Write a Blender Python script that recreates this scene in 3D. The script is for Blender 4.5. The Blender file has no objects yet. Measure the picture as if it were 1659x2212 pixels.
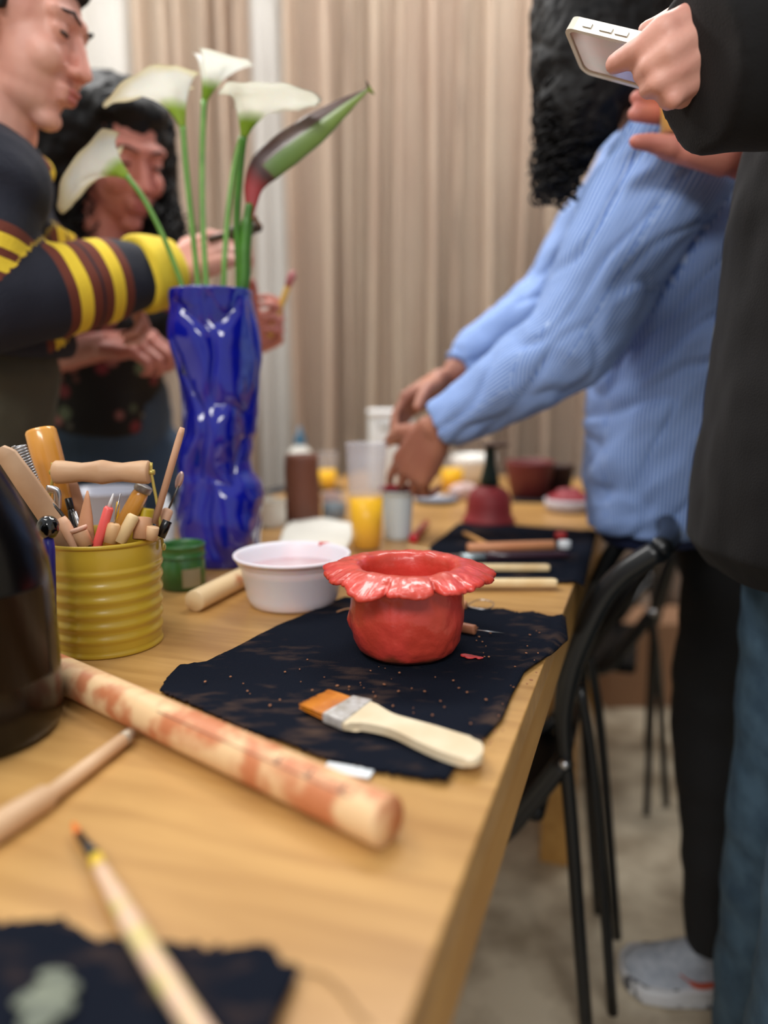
import bpy, bmesh, math, random
import numpy as np
from mathutils import Vector, Matrix, noise, Quaternion
random.seed(7)
sc = bpy.context.scene
COL = sc.collection
PI = math.pi

# ------------------------------------------------------------------ camera, world, lights, exposure
CAM = Vector((0, 0, 1.02)); PITCH = math.radians(9.5); FPX = 1600.0; CX, CY = 829.5, 1106.0
cd = bpy.data.cameras.new('camera'); cam = bpy.data.objects.new('camera', cd); COL.objects.link(cam)
cam.location = CAM; cam.rotation_euler = (PI/2 - PITCH, 0, 0)
cd.sensor_fit = 'VERTICAL'; cd.sensor_height = 36.0; cd.sensor_width = 27.0
cd.lens = 36.0*FPX/2212.0
cd.clip_start = 0.02
cd.dof.use_dof = True; cd.dof.focus_distance = 0.735; cd.dof.aperture_fstop = 1.55
sc.camera = cam
sc.view_settings.view_transform = 'Standard'; sc.view_settings.look = 'None'
sc.view_settings.gamma = 1.0; sc.view_settings.use_curve_mapping = False
sc.view_settings.exposure = 0.2
sc.cycles.use_denoising = True
sc.cycles.max_bounces = 8
sc.cycles.sample_clamp_indirect = 6.0
try: sc.cycles.denoiser = 'OPENIMAGEDENOISE'
except Exception: pass

wd = bpy.data.worlds.new('world'); sc.world = wd; wd.use_nodes = True
wd.node_tree.nodes['Background'].inputs[0].default_value = (0.93, 0.96, 1.0, 1)
wd.node_tree.nodes['Background'].inputs[1].default_value = 0.40

def area(name, loc, target, sx, sy, power, col=(1, 1, 1)):
    l = bpy.data.lights.new(name, 'AREA'); l.shape = 'RECTANGLE'; l.size = sx; l.size_y = sy
    l.energy = power; l.color = col
    o = bpy.data.objects.new(name, l); COL.objects.link(o); o.location = loc
    o.rotation_euler = (Vector(target) - Vector(loc)).to_track_quat('-Z', 'Y').to_euler()
    return o
area('ceiling_panel_light', (-0.9, 0.35, 2.75), (-0.5, 0.9, 0), 1.2, 0.35, 13, (1, 0.98, 0.95))
area('ceiling_panel_light', (0.35, 1.9, 2.85), (0.35, 1.95, 0), 1.2, 0.35, 30, (1, 0.98, 0.95))
area('ceiling_panel_light', (-1.3, 1.9, 2.85), (-1.3, 1.95, 0), 1.2, 0.4, 34, (1, 0.98, 0.95))
area('ceiling_panel_light', (-0.2, -1.5, 2.5), (0.1, 0.9, 0.9), 1.4, 0.5, 34, (1, 0.98, 0.95))

# ------------------------------------------------------------------ geometry helpers
cp, sp = math.cos(PITCH), math.sin(PITCH)
def ray(px, py):
    a = (px - CX)/FPX; b = (CY - py)/FPX
    return Vector((a, cp + b*sp, -sp + b*cp))
def W(px, py, d):
    """the world point a given distance ahead (world y) that shows at this pixel"""
    r = ray(px, py); return CAM + r*(d/r.y)
def T(px, py, z=0.75):
    r = ray(px, py); return CAM + r*((z - CAM.z)/r.z)
def depth(p): return (p - CAM).dot(Vector((0, cp, -sp)))
def px2m(px, p): return px*depth(p)/FPX

E0 = T(1240, 1262); E1 = T(880, 2212)
DU = (E0 - E1).normalized(); DV = Vector((-DU.y, DU.x, 0)); ANG = math.atan2(DU.x, DU.y)
def U(u, v, z=0.75):
    p = E0 + DU*u + DV*v; p.z = z; return p

def lin(c):
    return tuple(((x/255)/12.92 if x/255 <= 0.04045 else ((x/255+0.055)/1.055)**2.4) for x in c) + (1,)

def mat(name, col, rough=0.5, metal=0, bump=0, bscale=60, var=None, vscale=8, vstretch=(1, 1, 1), spec=0.5, sheen=0, coat=0, trans=0, sub=0, thr=(0.35, 0.65), vdetail=4):
    m = bpy.data.materials.new(name); m.use_nodes = True; nt = m.node_tree; b = nt.nodes['Principled BSDF']
    b.inputs['Base Color'].default_value = lin(col); b.inputs['Roughness'].default_value = rough
    b.inputs['Metallic'].default_value = metal; b.inputs['Specular IOR Level'].default_value = spec
    if sheen: b.inputs['Sheen Weight'].default_value = sheen
    if coat: b.inputs['Coat Weight'].default_value = coat; b.inputs['Coat Roughness'].default_value = 0.08
    if trans: b.inputs['Transmission Weight'].default_value = trans
    if sub:
        b.inputs['Subsurface Weight'].default_value = sub; b.inputs['Subsurface Radius'].default_value = (0.02, 0.008, 0.005)
        b.inputs['Subsurface Scale'].default_value = 0.5
    tc = nt.nodes.new('ShaderNodeTexCoord')
    if var:
        mp = nt.nodes.new('ShaderNodeMapping'); mp.inputs['Scale'].default_value = vstretch
        n = nt.nodes.new('ShaderNodeTexNoise'); n.inputs['Scale'].default_value = vscale; n.inputs['Detail'].default_value = vdetail
        r = nt.nodes.new('ShaderNodeValToRGB')
        r.color_ramp.elements[0].position = thr[0]; r.color_ramp.elements[1].position = thr[1]
        r.color_ramp.elements[0].color = lin(col); r.color_ramp.elements[1].color = lin(var)
        nt.links.new(tc.outputs['Object'], mp.inputs[0]); nt.links.new(mp.outputs[0], n.inputs['Vector'])
        nt.links.new(n.outputs['Fac'], r.inputs[0]); nt.links.new(r.outputs[0], b.inputs['Base Color'])
    if bump:
        n2 = nt.nodes.new('ShaderNodeTexNoise'); n2.inputs['Scale'].default_value = bscale; n2.inputs['Detail'].default_value = 5
        bp = nt.nodes.new('ShaderNodeBump'); bp.inputs['Strength'].default_value = bump; bp.inputs['Distance'].default_value = 0.002
        nt.links.new(tc.outputs['Object'], n2.inputs['Vector']); nt.links.new(n2.outputs['Fac'], bp.inputs['Height'])
        nt.links.new(bp.outputs[0], b.inputs['Normal'])
    return m

def ramp_mat(name, attr, stops, rough=0.6, interp='LINEAR', bump=0, bscale=60, coat=0, sub=0, sheen=0, var=0):
    """colour from a mesh attribute that runs along the thing (stripes, petal base to tip)"""
    m = mat(name, (128, 128, 128), rough, bump=bump, bscale=bscale, coat=coat, sub=sub, sheen=sheen); nt = m.node_tree; b = nt.nodes['Principled BSDF']
    a = nt.nodes.new('ShaderNodeAttribute'); a.attribute_name = attr
    r = nt.nodes.new('ShaderNodeValToRGB'); r.color_ramp.interpolation = interp
    while len(r.color_ramp.elements) < len(stops): r.color_ramp.elements.new(0.5)
    for e, (p, c) in zip(r.color_ramp.elements, stops): e.position = p; e.color = lin(c)
    fac = a.outputs['Fac']
    if var:
        tc = nt.nodes.new('ShaderNodeTexCoord'); n = nt.nodes.new('ShaderNodeTexNoise'); n.inputs['Scale'].default_value = 40
        nt.links.new(tc.outputs['Object'], n.inputs['Vector'])
        ma = nt.nodes.new('ShaderNodeMath'); ma.operation = 'MULTIPLY_ADD'; ma.inputs[1].default_value = var
        nt.links.new(n.outputs['Fac'], ma.inputs[0]); nt.links.new(fac, ma.inputs[2]); fac = ma.outputs[0]
    nt.links.new(fac, r.inputs[0]); nt.links.new(r.outputs[0], b.inputs['Base Color'])
    return m

def tag(o, label=None, cat=None, group=None, kind=None):
    if label: o['label'] = label
    if cat: o['category'] = cat
    if group: o['group'] = group
    if kind: o['kind'] = kind
    return o
def thing(name, label, cat, loc, group=None):
    o = bpy.data.objects.new(name, None); COL.objects.link(o); o.location = loc; o.empty_display_size = 0.02
    return tag(o, label, cat, group)
def root_loc(p):
    v = Vector((0, 0, 0))
    while p is not None: v += Vector(p.location); p = p.parent
    return v
def obj(name, g, m, parent=None, smooth=True, loc=None):
    """g: bmesh or mesh in world coordinates; shifted to its parent's (or its own) origin"""
    if isinstance(g, bmesh.types.BMesh):
        bmesh.ops.recalc_face_normals(g, faces=g.faces)
        me = bpy.data.meshes.new(name); g.to_mesh(me); g.free()
    else: me = g
    off = root_loc(parent) if parent else (Vector(loc) if loc is not None else Vector((0, 0, 0)))
    if off.length: me.transform(Matrix.Translation(-off))
    me.materials.clear()
    for mm in (m if isinstance(m, (list, tuple)) else [m]): me.materials.append(mm)
    o = bpy.data.objects.new(name, me); COL.objects.link(o)
    if parent: o.parent = parent
    elif loc is not None: o.location = loc
    if smooth: me.polygons.foreach_set('use_smooth', [True]*len(me.polygons))
    return o
def struct(name, g, m, smooth=False): return tag(obj(name, g, m, smooth=smooth), kind='structure')

def frame(d):
    d = d.normalized(); a = Vector((0, 0, 1)) if abs(d.z) < 0.9 else Vector((1, 0, 0))
    x = d.cross(a).normalized(); return x, d.cross(x).normalized()
def tube(bm, pts, rad, n=12, caps=True, flat=1.0):
    """tube through points with a radius per point; rounded feel from the end rings"""
    pts = [Vector(p) for p in pts]; rad = rad if isinstance(rad, (list, tuple)) else [rad]*len(pts)
    rings = []; px_ = None
    for i, p in enumerate(pts):
        d = (pts[min(i+1, len(pts)-1)] - pts[max(i-1, 0)])
        if d.length < 1e-9: d = Vector((0, 0, 1))
        d.normalize()
        if px_ is None: x, y = frame(d)
        else:
            x = (px_ - d*px_.dot(d)).normalized(); y = d.cross(x)
        px_ = x
        rings.append([bm.verts.new(p + (x*math.cos(2*PI*k/n) + y*flat*math.sin(2*PI*k/n))*rad[i]) for k in range(n)])
    for a, b in zip(rings, rings[1:]):
        for k in range(n): bm.faces.new((a[k], a[(k+1) % n], b[(k+1) % n], b[k]))
    if caps:
        bm.faces.new(rings[0]); bm.faces.new(list(reversed(rings[-1])))
    return bm
def smoothpath(pts, n=6):
    pts = [Vector(p) for p in pts]; out = []
    P = [pts[0]*2 - pts[1]] + pts + [pts[-1]*2 - pts[-2]]
    for i in range(1, len(P)-2):
        for k in range(n):
            t = k/n; a, b, c, d = P[i-1], P[i], P[i+1], P[i+2]
            out.append(0.5*((2*b) + (c-a)*t + (2*a-5*b+4*c-d)*t*t + (3*b-a-3*c+d)*t**3))
    out.append(pts[-1]); return out
def T_(pts, rad, n=12, flat=1.0): return tube(bmesh.new(), pts, rad, n, flat=flat)
def dowel(a, b, r, n=24, bev=0.15, r2=None):
    """a straight round stick with eased ends"""
    a, b = Vector(a), Vector(b); d = (b-a).normalized(); r2 = r2 or r; e = r*bev
    return T_([a, a+d*e*0.4, a+d*e, b-d*e, b-d*e*0.4, b], [r*(1-bev), r*(1-bev*0.3), r, r2, r2*(1-bev*0.3), r2*(1-bev)], n)
def lathe(bm, prof, c=Vector((0, 0, 0)), n=48, axis=None, close=False):
    """profile (r, z) spun about the vertical (or the given axis) through c"""
    c = Vector(c); q = Vector((0, 0, 1)).rotation_difference(axis.normalized()) if axis is not None else Quaternion()
    rings = []
    for r, z in prof:
        if r <= 1e-6: rings.append([bm.verts.new(c + q @ Vector((0, 0, z)))])
        else: rings.append([bm.verts.new(c + q @ Vector((r*math.cos(2*PI*k/n), r*math.sin(2*PI*k/n), z))) for k in range(n)])
    for a, b in zip(rings, rings[1:]):
        if len(a) == 1 and len(b) == 1: continue
        for k in range(n):
            k2 = (k+1) % n
            if len(a) == 1: bm.faces.new((a[0], b[k2], b[k]))
            elif len(b) == 1: bm.faces.new((a[k], a[k2], b[0]))
            else: bm.faces.new((a[k], a[k2], b[k2], b[k]))
    return bm
def box(bm, c, s, rz=0, bev=0.0, q=None):
    c = Vector(c); s = Vector(s)/2
    R = q.to_matrix() if q else Matrix.Rotation(rz, 3, 'Z')
    v = [bm.verts.new(c + R @ Vector((sx*s.x, sy*s.y, sz*s.z))) for sx in (-1, 1) for sy in (-1, 1) for sz in (-1, 1)]
    fs = [bm.faces.new([v[i] for i in f]) for f in ((0, 1, 3, 2), (4, 6, 7, 5), (0, 4, 5, 1), (2, 3, 7, 6), (0, 2, 6, 4), (1, 5, 7, 3))]
    if bev: bmesh.ops.bevel(bm, geom=list({e for f in fs for e in f.edges}), offset=bev, segments=3, affect='EDGES', profile=0.5)
    return bm
def prism(bm, pts, zlo, zhi, bev=0, seg=2):
    """outline (world xy) extruded from zlo to zhi"""
    lo = [bm.verts.new((p[0], p[1], zlo)) for p in pts]; hi = [bm.verts.new((p[0], p[1], zhi)) for p in pts]
    n = len(pts); f1 = bm.faces.new(lo); f2 = bm.faces.new(list(reversed(hi)))
    for k in range(n): bm.faces.new((lo[k], lo[(k+1) % n], hi[(k+1) % n], hi[k]))
    if bev: bmesh.ops.bevel(bm, geom=list(f1.edges)+list(f2.edges), offset=bev, segments=seg, affect='EDGES', profile=0.5)
    return bm
def ell(bm, c, r, M=None, n=20, m=14):
    c = Vector(c); r = Vector(r if hasattr(r, '__len__') else (r, r, r)); M = M or Matrix.Identity(3)
    rings = []
    for i in range(1, m):
        t = PI*i/m
        rings.append([bm.verts.new(c + M @ Vector((r.x*math.sin(t)*math.cos(2*PI*k/n), r.y*math.sin(t)*math.sin(2*PI*k/n), r.z*math.cos(t)))) for k in range(n)])
    top = bm.verts.new(c + M @ Vector((0, 0, r.z))); bot = bm.verts.new(c - M @ Vector((0, 0, r.z)))
    for k in range(n):
        k2 = (k+1) % n
        bm.faces.new((top, rings[0][k], rings[0][k2])); bm.faces.new((bot, rings[-1][k2], rings[-1][k]))
        for a, b in zip(rings, rings[1:]): bm.faces.new((a[k], b[k], b[k2], a[k2]))
    return bm
def cap(bm, a, b, r1, r2=None, n=20, flat=None):
    """capsule with a taper; flat=(axis vector, factor) squashes it along one direction"""
    a, b = Vector(a), Vector(b); r2 = r1 if r2 is None else r2; d = (b-a)
    if d.length < 1e-6: return ell(bm, a, r1)
    L = d.length; d.normalize(); x, y = frame(d)
    if flat:
        x = Vector(flat[0]); x = (x - d*x.dot(d)).normalized(); y = d.cross(x)
    fx = flat[1] if flat else 1
    prof = [(-math.cos(t)*r1, math.sin(t)*r1) for t in (0.35, 0.7, 1.1)] + [(0, r1)] + [(L, r2)] + [(L+math.cos(t)*r2, math.sin(t)*r2) for t in (1.1, 0.7, 0.35)]
    rings = [[bm.verts.new(a + d*s + (x*fx*math.cos(2*PI*k/n) + y*math.sin(2*PI*k/n))*r) for k in range(n)] for s, r in prof]
    for p, q in zip(rings, rings[1:]):
        for k in range(n): bm.faces.new((p[k], p[(k+1) % n], q[(k+1) % n], q[k]))
    bm.faces.new(list(reversed(rings[0]))); bm.faces.new(rings[-1]); return bm
def chain(bm, pts, rads, n=16, flat=None):
    for i in range(len(pts)-1): cap(bm, pts[i], pts[i+1], rads[i], rads[i+1], n, flat)
    return bm
def blob(bm, voxel=0.005, smooth=4, disp=None, fac=0.5):
    """weld overlapping closed shapes into one continuous smooth surface"""
    bmesh.ops.recalc_face_normals(bm, faces=bm.faces)
    me = bpy.data.meshes.new('blob'); bm.to_mesh(me); bm.free()
    o = bpy.data.objects.new('blob', me); COL.objects.link(o)
    r = o.modifiers.new('r', 'REMESH'); r.mode = 'VOXEL'; r.voxel_size = voxel
    s = o.modifiers.new('s', 'SMOOTH'); s.iterations = smooth; s.factor = fac
    dg = bpy.context.evaluated_depsgraph_get(); dg.update()
    out = bpy.data.meshes.new_from_object(o.evaluated_get(dg))
    bpy.data.objects.remove(o); bpy.data.meshes.remove(me)
    if disp:
        n = len(out.vertices); nr = [v.normal.copy() for v in out.vertices]
        for v, k in zip(out.vertices, nr):
            h = disp(v.co); v.co = v.co + k*h
    return out
def set_attr(me, name, vals):
    a = me.attributes.new(name, 'FLOAT', 'POINT'); a.data.foreach_set('value', np.asarray(vals, dtype=np.float32))
def coords(me):
    a = np.zeros(len(me.vertices)*3, dtype=np.float32); me.vertices.foreach_get('co', a); return a.reshape(-1, 3)
def wrinkle(scale, amp, stretch=(1, 1, 1)):
    s = Vector(stretch)
    return lambda c: amp*(noise.noise(Vector((c.x*s.x, c.y*s.y, c.z*s.z))*scale) + 0.4*noise.noise(Vector((c.x*s.x, c.y*s.y, c.z*s.z))*scale*2.3))
def coons(bot, top, left, right, nu, nv):
    """grid between four boundary polylines (lists of points); bot/top run left to right, left/right run bottom to top"""
    def res(pl, n):
        L = [0]
        for a, b in zip(pl, pl[1:]): L.append(L[-1] + (Vector(b)-Vector(a)).length)
        out = []
        for k in range(n+1):
            t = L[-1]*k/n; i = max(j for j in range(len(L)) if L[j] <= t+1e-9); i = min(i, len(pl)-2)
            f = (t-L[i])/max(L[i+1]-L[i], 1e-9); out.append(Vector(pl[i]).lerp(Vector(pl[i+1]), f))
        return out
    B, Tt, L, R = res(bot, nu), res(top, nu), res(left, nv), res(right, nv)
    g = []
    for j in range(nv+1):
        v = j/nv; row = []
        for i in range(nu+1):
            u = i/nu
            p = B[i]*(1-v) + Tt[i]*v + L[j]*(1-u) + R[j]*u - (B[0]*(1-u)*(1-v) + B[-1]*u*(1-v) + Tt[0]*(1-u)*v + Tt[-1]*u*v)
            row.append(p)
        g.append(row)
    return g
def grid_mesh(g, thick):
    """closed sheet of some thickness from a grid of points"""
    bm = bmesh.new(); nv, nu = len(g), len(g[0])
    hi = [[bm.verts.new(p) for p in row] for row in g]
    lo = [[bm.verts.new(p - Vector((0, 0, thick))) for p in row] for row in g]
    for j in range(nv-1):
        for i in range(nu-1):
            bm.faces.new((hi[j][i], hi[j][i+1], hi[j+1][i+1], hi[j+1][i])); bm.faces.new((lo[j][i], lo[j+1][i], lo[j+1][i+1], lo[j][i+1]))
    for i in range(nu-1):
        bm.faces.new((hi[0][i], lo[0][i], lo[0][i+1], hi[0][i+1])); bm.faces.new((hi[-1][i], hi[-1][i+1], lo[-1][i+1], lo[-1][i]))
    for j in range(nv-1):
        bm.faces.new((hi[j][0], hi[j+1][0], lo[j+1][0], lo[j][0])); bm.faces.new((hi[j][-1], lo[j][-1], lo[j+1][-1], hi[j+1][-1]))
    return bm

# ------------------------------------------------------------------ materials
M = {}
M['wood_raw'] = mat('raw_wood', (226, 196, 150), 0.6, var=(205, 165, 115), vscale=14, vstretch=(1, 1, 1), bump=0.15)
M['wood_pale'] = mat('pale_wood', (236, 214, 170), 0.55, var=(222, 192, 145), vscale=20)
M['wood_tan'] = mat('tan_wood', (205, 150, 100), 0.55, var=(180, 122, 78), vscale=18)
M['wood_gold'] = mat('varnished_golden_wood', (226, 160, 70), 0.25, var=(205, 135, 50), vscale=12, coat=0.5)
M['steel'] = mat('steel', (190, 190, 192), 0.28, 1.0)
M['dark_steel'] = mat('dark_steel', (95, 92, 88), 0.35, 1.0)
M['black_plastic'] = mat('black_plastic', (14, 14, 16), 0.25)
M['black_gloss'] = mat('black_gloss', (6, 6, 8), 0.05, coat=1.0)
M['black_metal'] = mat('black_painted_metal', (14, 16, 18), 0.32)
M['white_plastic'] = mat('white_plastic', (236, 238, 240), 0.35, sub=0.0)
M['skin'] = mat('skin', (220, 166, 148), 0.5, var=(208, 144, 128), vscale=14, sub=0.12, bump=0.1, bscale=300)
M['skin_tan'] = mat('tanned_skin', (178, 122, 98), 0.5, var=(160, 102, 82), vscale=14, sub=0.12)
M['skin_pink'] = mat('pink_skin', (208, 138, 122), 0.5, var=(184, 108, 96), vscale=14, sub=0.12)
M['hair'] = mat('black_hair', (14, 13, 14), 0.6, bump=0.6, bscale=120, spec=.25)
M['eye'] = mat('dark_eye', (40, 26, 20), 0.2)
M['lips'] = mat('lips', (182, 104, 98), 0.5)
# ------------------------------------------------------------------ setting
YB = 2.78
def floor_mat():
    m = mat('speckled_floor', (226, 214, 190), 0.32, var=(172, 158, 136), vscale=7, thr=(0.4, 0.62), vdetail=7, coat=0.15); return m
struct('floor', box(bmesh.new(), (0, 1.2, -0.02), (5.6, 5.6, 0.04)), floor_mat())
wallm = mat('painted_wall', (205, 196, 180), 0.8, bump=0.1)
struct('wall_back', box(bmesh.new(), (0, YB+0.05, 1.45), (5.6, 0.1, 2.9)), wallm)
struct('wall_left', box(bmesh.new(), (-2.85, 1.2, 1.45), (0.1, 5.6, 2.9)), wallm)
struct('wall_right', box(bmesh.new(), (2.85, 1.2, 1.45), (0.1, 5.6, 2.9)), wallm)
struct('baseboard_back', box(bmesh.new(), (0, YB-0.012, 0.05), (5.5, 0.024, 0.1)), mat('beige_baseboard', (190, 160, 140), 0.5))

# curtains: wide soft panels between narrow ridges that catch the light
def curtain(name, label, x0, x1, ridges, y, z0, z1, m, amp=0.05):
    n = int((x1-x0)/0.006); bm = bmesh.new(); cols = []
    nz = 14
    for i in range(n+1):
        x = x0 + (x1-x0)*i/n; col = []
        for k in range(nz+1):
            t = k/nz; z = z0 + (z1-z0)*t
            h = 0
            for (rx, w, a) in ridges:
                e = (x - rx - 0.012*math.sin(rx*37+z*1.7))/w
                h += a*math.exp(-abs(e)**2.2)
            h += 0.012*noise.noise(Vector((x*6, z*0.5, 3))) + 0.02*math.sin(x*23)
            col.append(bm.verts.new((x, y - h*(0.75+0.25*(1-t)), z)))
        cols.append(col)
    for a, b in zip(cols, cols[1:]):
        for k in range(nz): bm.faces.new((a[k], b[k], b[k+1], a[k+1]))
    g = bmesh.ops.solidify(bm, geom=bm.faces[:], thickness=0.003)
    o = obj(name, bm, m, loc=(0.5*(x0+x1), y, z0)); return tag(o, label, 'curtain')
def cx(px): return W(px, 600, YB-0.14).x
def fabric(name, c, v):
    m = mat(name, c, 0.75, var=v, vscale=5, vstretch=(1, 1, 0.25), sheen=0.2, bump=0.3, bscale=400)
    return m
beige = fabric('beige_curtain_cloth', (224, 207, 187), (213, 190, 170))
white = fabric('white_curtain_cloth', (240, 238, 234), (228, 224, 218))
rp = [(336, .018), (380, .012), (418, .02), (460, .012), (500, .016), (538, .01)]
curtain('beige_curtain', 'gathered beige curtain falling behind the flowers, close folds', cx(300), cx(562),
        [(cx(p), w*.85, 0.09) for p, w in rp], YB-0.13, 0.1, 2.8, beige)
rp = [(640, .02), (709, .022), (760, .012), (802, .022), (865, .012), (925, .024), (985, .012), (1045, .022), (1114, .026), (1180, .016), (1262, .03), (1340, .025), (1420, .03), (1500, .03), (1600, .03), (1700, .03)]
curtain('beige_curtain', 'wide beige curtain with tall narrow folds behind the outstretched hands', cx(622), cx(2100),
        [(cx(p), w*.8, 0.13) for p, w in rp], YB-0.14, 0.1, 2.8, beige)
curtain('white_curtain', 'narrow white sheer strip of curtain showing beside the blue vase', cx(556), cx(628), [(cx(572), .03, .03), (cx(606), .02, .03)], YB-0.14, 0.1, 2.8, white)
curtain('white_curtain', 'bright white curtain behind the striped sweater and the curly hair', cx(-700), cx(308), [(cx(p), .03, .05) for p in (-600, -480, -350, -200, -80, 20, 120, 217, 287)], YB-0.13, 0.1, 2.8, white)

# ------------------------------------------------------------------ tables
def table_wood():
    m = mat('oak_veneer', (205, 162, 98), 0.33, bump=0.05, bscale=200); nt = m.node_tree; b = nt.nodes['Principled BSDF']
    tc = nt.nodes.new('ShaderNodeTexCoord'); mp = nt.nodes.new('ShaderNodeMapping'); mp.inputs['Scale'].default_value = (1.6, 16, 16)
    n = nt.nodes.new('ShaderNodeTexNoise'); n.inputs['Scale'].default_value = 3.2; n.inputs['Detail'].default_value = 8; n.inputs['Distortion'].default_value = 0.5
    mp2 = nt.nodes.new('ShaderNodeMapping'); mp2.inputs['Scale'].default_value = (1, 3.4, 3)
    n2 = nt.nodes.new('ShaderNodeTexNoise'); n2.inputs['Scale'].default_value = 1.6; n2.inputs['Detail'].default_value = 3; n2.inputs['Distortion'].default_value = 1.0
    mx = nt.nodes.new('ShaderNodeMath'); mx.operation = 'MULTIPLY_ADD'; mx.inputs[1].default_value = 0.55
    ml = nt.nodes.new('ShaderNodeMath'); ml.operation = 'MULTIPLY'; ml.inputs[1].default_value = 0.5
    r = nt.nodes.new('ShaderNodeValToRGB'); r.color_ramp.elements[0].position = 0.38; r.color_ramp.elements[1].position = 0.66
    r.color_ramp.elements[0].color = lin((160, 116, 62)); r.color_ramp.elements[1].color = lin((197, 153, 92))
    nt.links.new(tc.outputs['Object'], mp.inputs[0]); nt.links.new(mp.outputs[0], n.inputs['Vector'])
    nt.links.new(tc.outputs['Object'], mp2.inputs[0]); nt.links.new(mp2.outputs[0], n2.inputs['Vector'])
    nt.links.new(n2.outputs['Fac'], ml.inputs[0]); nt.links.new(n.outputs['Fac'], mx.inputs[0]); nt.links.new(ml.outputs[0], mx.inputs[2])
    nt.links.new(mx.outputs[0], r.inputs[0]); nt.links.new(r.outputs[0], b.inputs['Base Color'])
    return m
TW = table_wood(); TL = mat('oak_edge', (196, 148, 80), 0.45, var=(178, 130, 66), vscale=6, vstretch=(6, 1, 6))
def table(label, u0, u1, width, z=0.75):
    t = thing('work_table', label, 'table', (U((u0+u1)/2, width/2, 0)))
    t.rotation_euler = (0, 0, -ANG)
    def lb(name, x0, x1, y0, y1, z0, z1, m, bev=0.002):
        bm = box(bmesh.new(), ((x0+x1)/2, (y0+y1)/2, (z0+z1)/2), (x1-x0, y1-y0, z1-z0), bev=bev)
        o = obj(name, bm, m, smooth=False); o.parent = t; return o
    L = (u1-u0)/2; w = width/2
    lb('tabletop', -w, w, -L, L, z-0.028, z, TW, 0.0015)
    for s in (-1, 1):
        lb('apron', s*w-(0.022 if s > 0 else -0.001), s*w-(0.001 if s > 0 else -0.022), -L+0.001, L-0.001, z-0.08, z-0.028, TL)
        lb('apron', -w+0.022, w-0.022, s*(L-0.02)-0.01, s*(L-0.02)+0.01, z-0.08, z-0.028, TL)
    for s in (-1, 1):
        for q in (-1, 1):
            lb('leg', s*(w-0.055)-0.03, s*(w-0.055)+0.03, q*(L-0.055)-0.03, q*(L-0.055)+0.03, 0, z-0.08, TL, 0.004)
    return t
table('long oak work table holding the red clay pot and yellow bucket', -1.5, 0.548, 0.80)
table('second oak work table further along, crowded with red pots and juice cups', 0.552, 1.25, 0.80)

# ------------------------------------------------------------------ black cloths
def cloth_mat():
    m = mat('black_canvas', (17, 19, 25), 1.0, bump=0.6, bscale=500, spec=0.05)
    nt = m.node_tree; b = nt.nodes['Principled BSDF']
    tc = nt.nodes.new('ShaderNodeTexCoord'); mp = nt.nodes.new('ShaderNodeMapping'); mp.inputs['Scale'].default_value = (9, 22, 10); mp.inputs['Rotation'].default_value = (0, 0, 0.35)
    n = nt.nodes.new('ShaderNodeTexNoise'); n.inputs['Scale'].default_value = 3; n.inputs['Detail'].default_value = 9
    n3 = nt.nodes.new('ShaderNodeTexNoise'); n3.inputs['Scale'].default_value = 9; n3.inputs['Detail'].default_value = 3
    mu = nt.nodes.new('ShaderNodeMath'); mu.operation = 'MULTIPLY'
    r = nt.nodes.new('ShaderNodeValToRGB'); r.color_ramp.elements[0].position = 0.27; r.color_ramp.elements[1].position = 0.50
    r.color_ramp.elements[0].color = lin((22, 26, 36)); r.color_ramp.elements[1].color = lin((84, 66, 56))
    nt.links.new(tc.outputs['Object'], mp.inputs[0]); nt.links.new(mp.outputs[0], n.inputs['Vector']); nt.links.new(tc.outputs['Object'], n3.inputs['Vector'])
    nt.links.new(n.outputs['Fac'], mu.inputs[0]); nt.links.new(n3.outputs['Fac'], mu.inputs[1])
    nt.links.new(mu.outputs[0], r.inputs[0]); nt.links.new(r.outputs[0], b.inputs['Base Color'])
    return m
CLM = cloth_mat()
def edge_v(p): return (p - E0).dot(DV)
def cloth(label, bot, top, left, right, nu, nv, wr=0.0016, hem=True, fray=0.0, z0=0.7535):
    P = lambda L: [T(x, y, z0) for x, y in L]
    g = coons(P(bot), P(top), P(left), P(right), nu, nv)
    for j, row in enumerate(g):
        for i, p in enumerate(row):
            u, v = i/nu, j/nv
            if fray and (j == 0 or j == nv or i == 0):
                p += DU*fray*noise.noise(Vector((i*0.9, j*0.9, 5)))*1.5
            h = wr*(noise.noise(Vector((p.x*14, p.y*14, 1))) + 0.6*noise.noise(Vector((p.x*34, p.y*30, 2))) + 0.55)
            if hem:
                e = (1-u)*nu*1.0
                h += 0.0016*math.exp(-((e-2.5)/1.6)**2) - 0.0008*math.exp(-((e-6)/1.2)**2)
            p.z += max(h, -0.001)
            ev = edge_v(p)
            if ev < 0:
                p.z -= 0.8*(-ev)**1.25*2.0
    o = obj('clay_cloth', grid_mesh(g, 0.0018), CLM, loc=T(*bot[0], z0))
    return tag(o, label, 'cloth')
cloth('black canvas cloth under the red clay pot, dusted with clay and overhanging the table edge',
      [(345, 1492), (500, 1560), (690, 1632), (800, 1662), (900, 1680), (965, 1688)],
      [(745, 1290), (860, 1300), (1000, 1312), (1060, 1316), (1085, 1314), (1120, 1325), (1150, 1322), (1185, 1330), (1222, 1330)],
      [(345, 1492), (362, 1462), (388, 1438), (445, 1430), (500, 1404), (600, 1352), (745, 1290)],
      [(965, 1688), (990, 1648), (1040, 1602), (1085, 1552), (1105, 1502), (1132, 1452), (1190, 1412), (1228, 1368), (1222, 1330)], 110, 80, fray=0.003)
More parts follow.
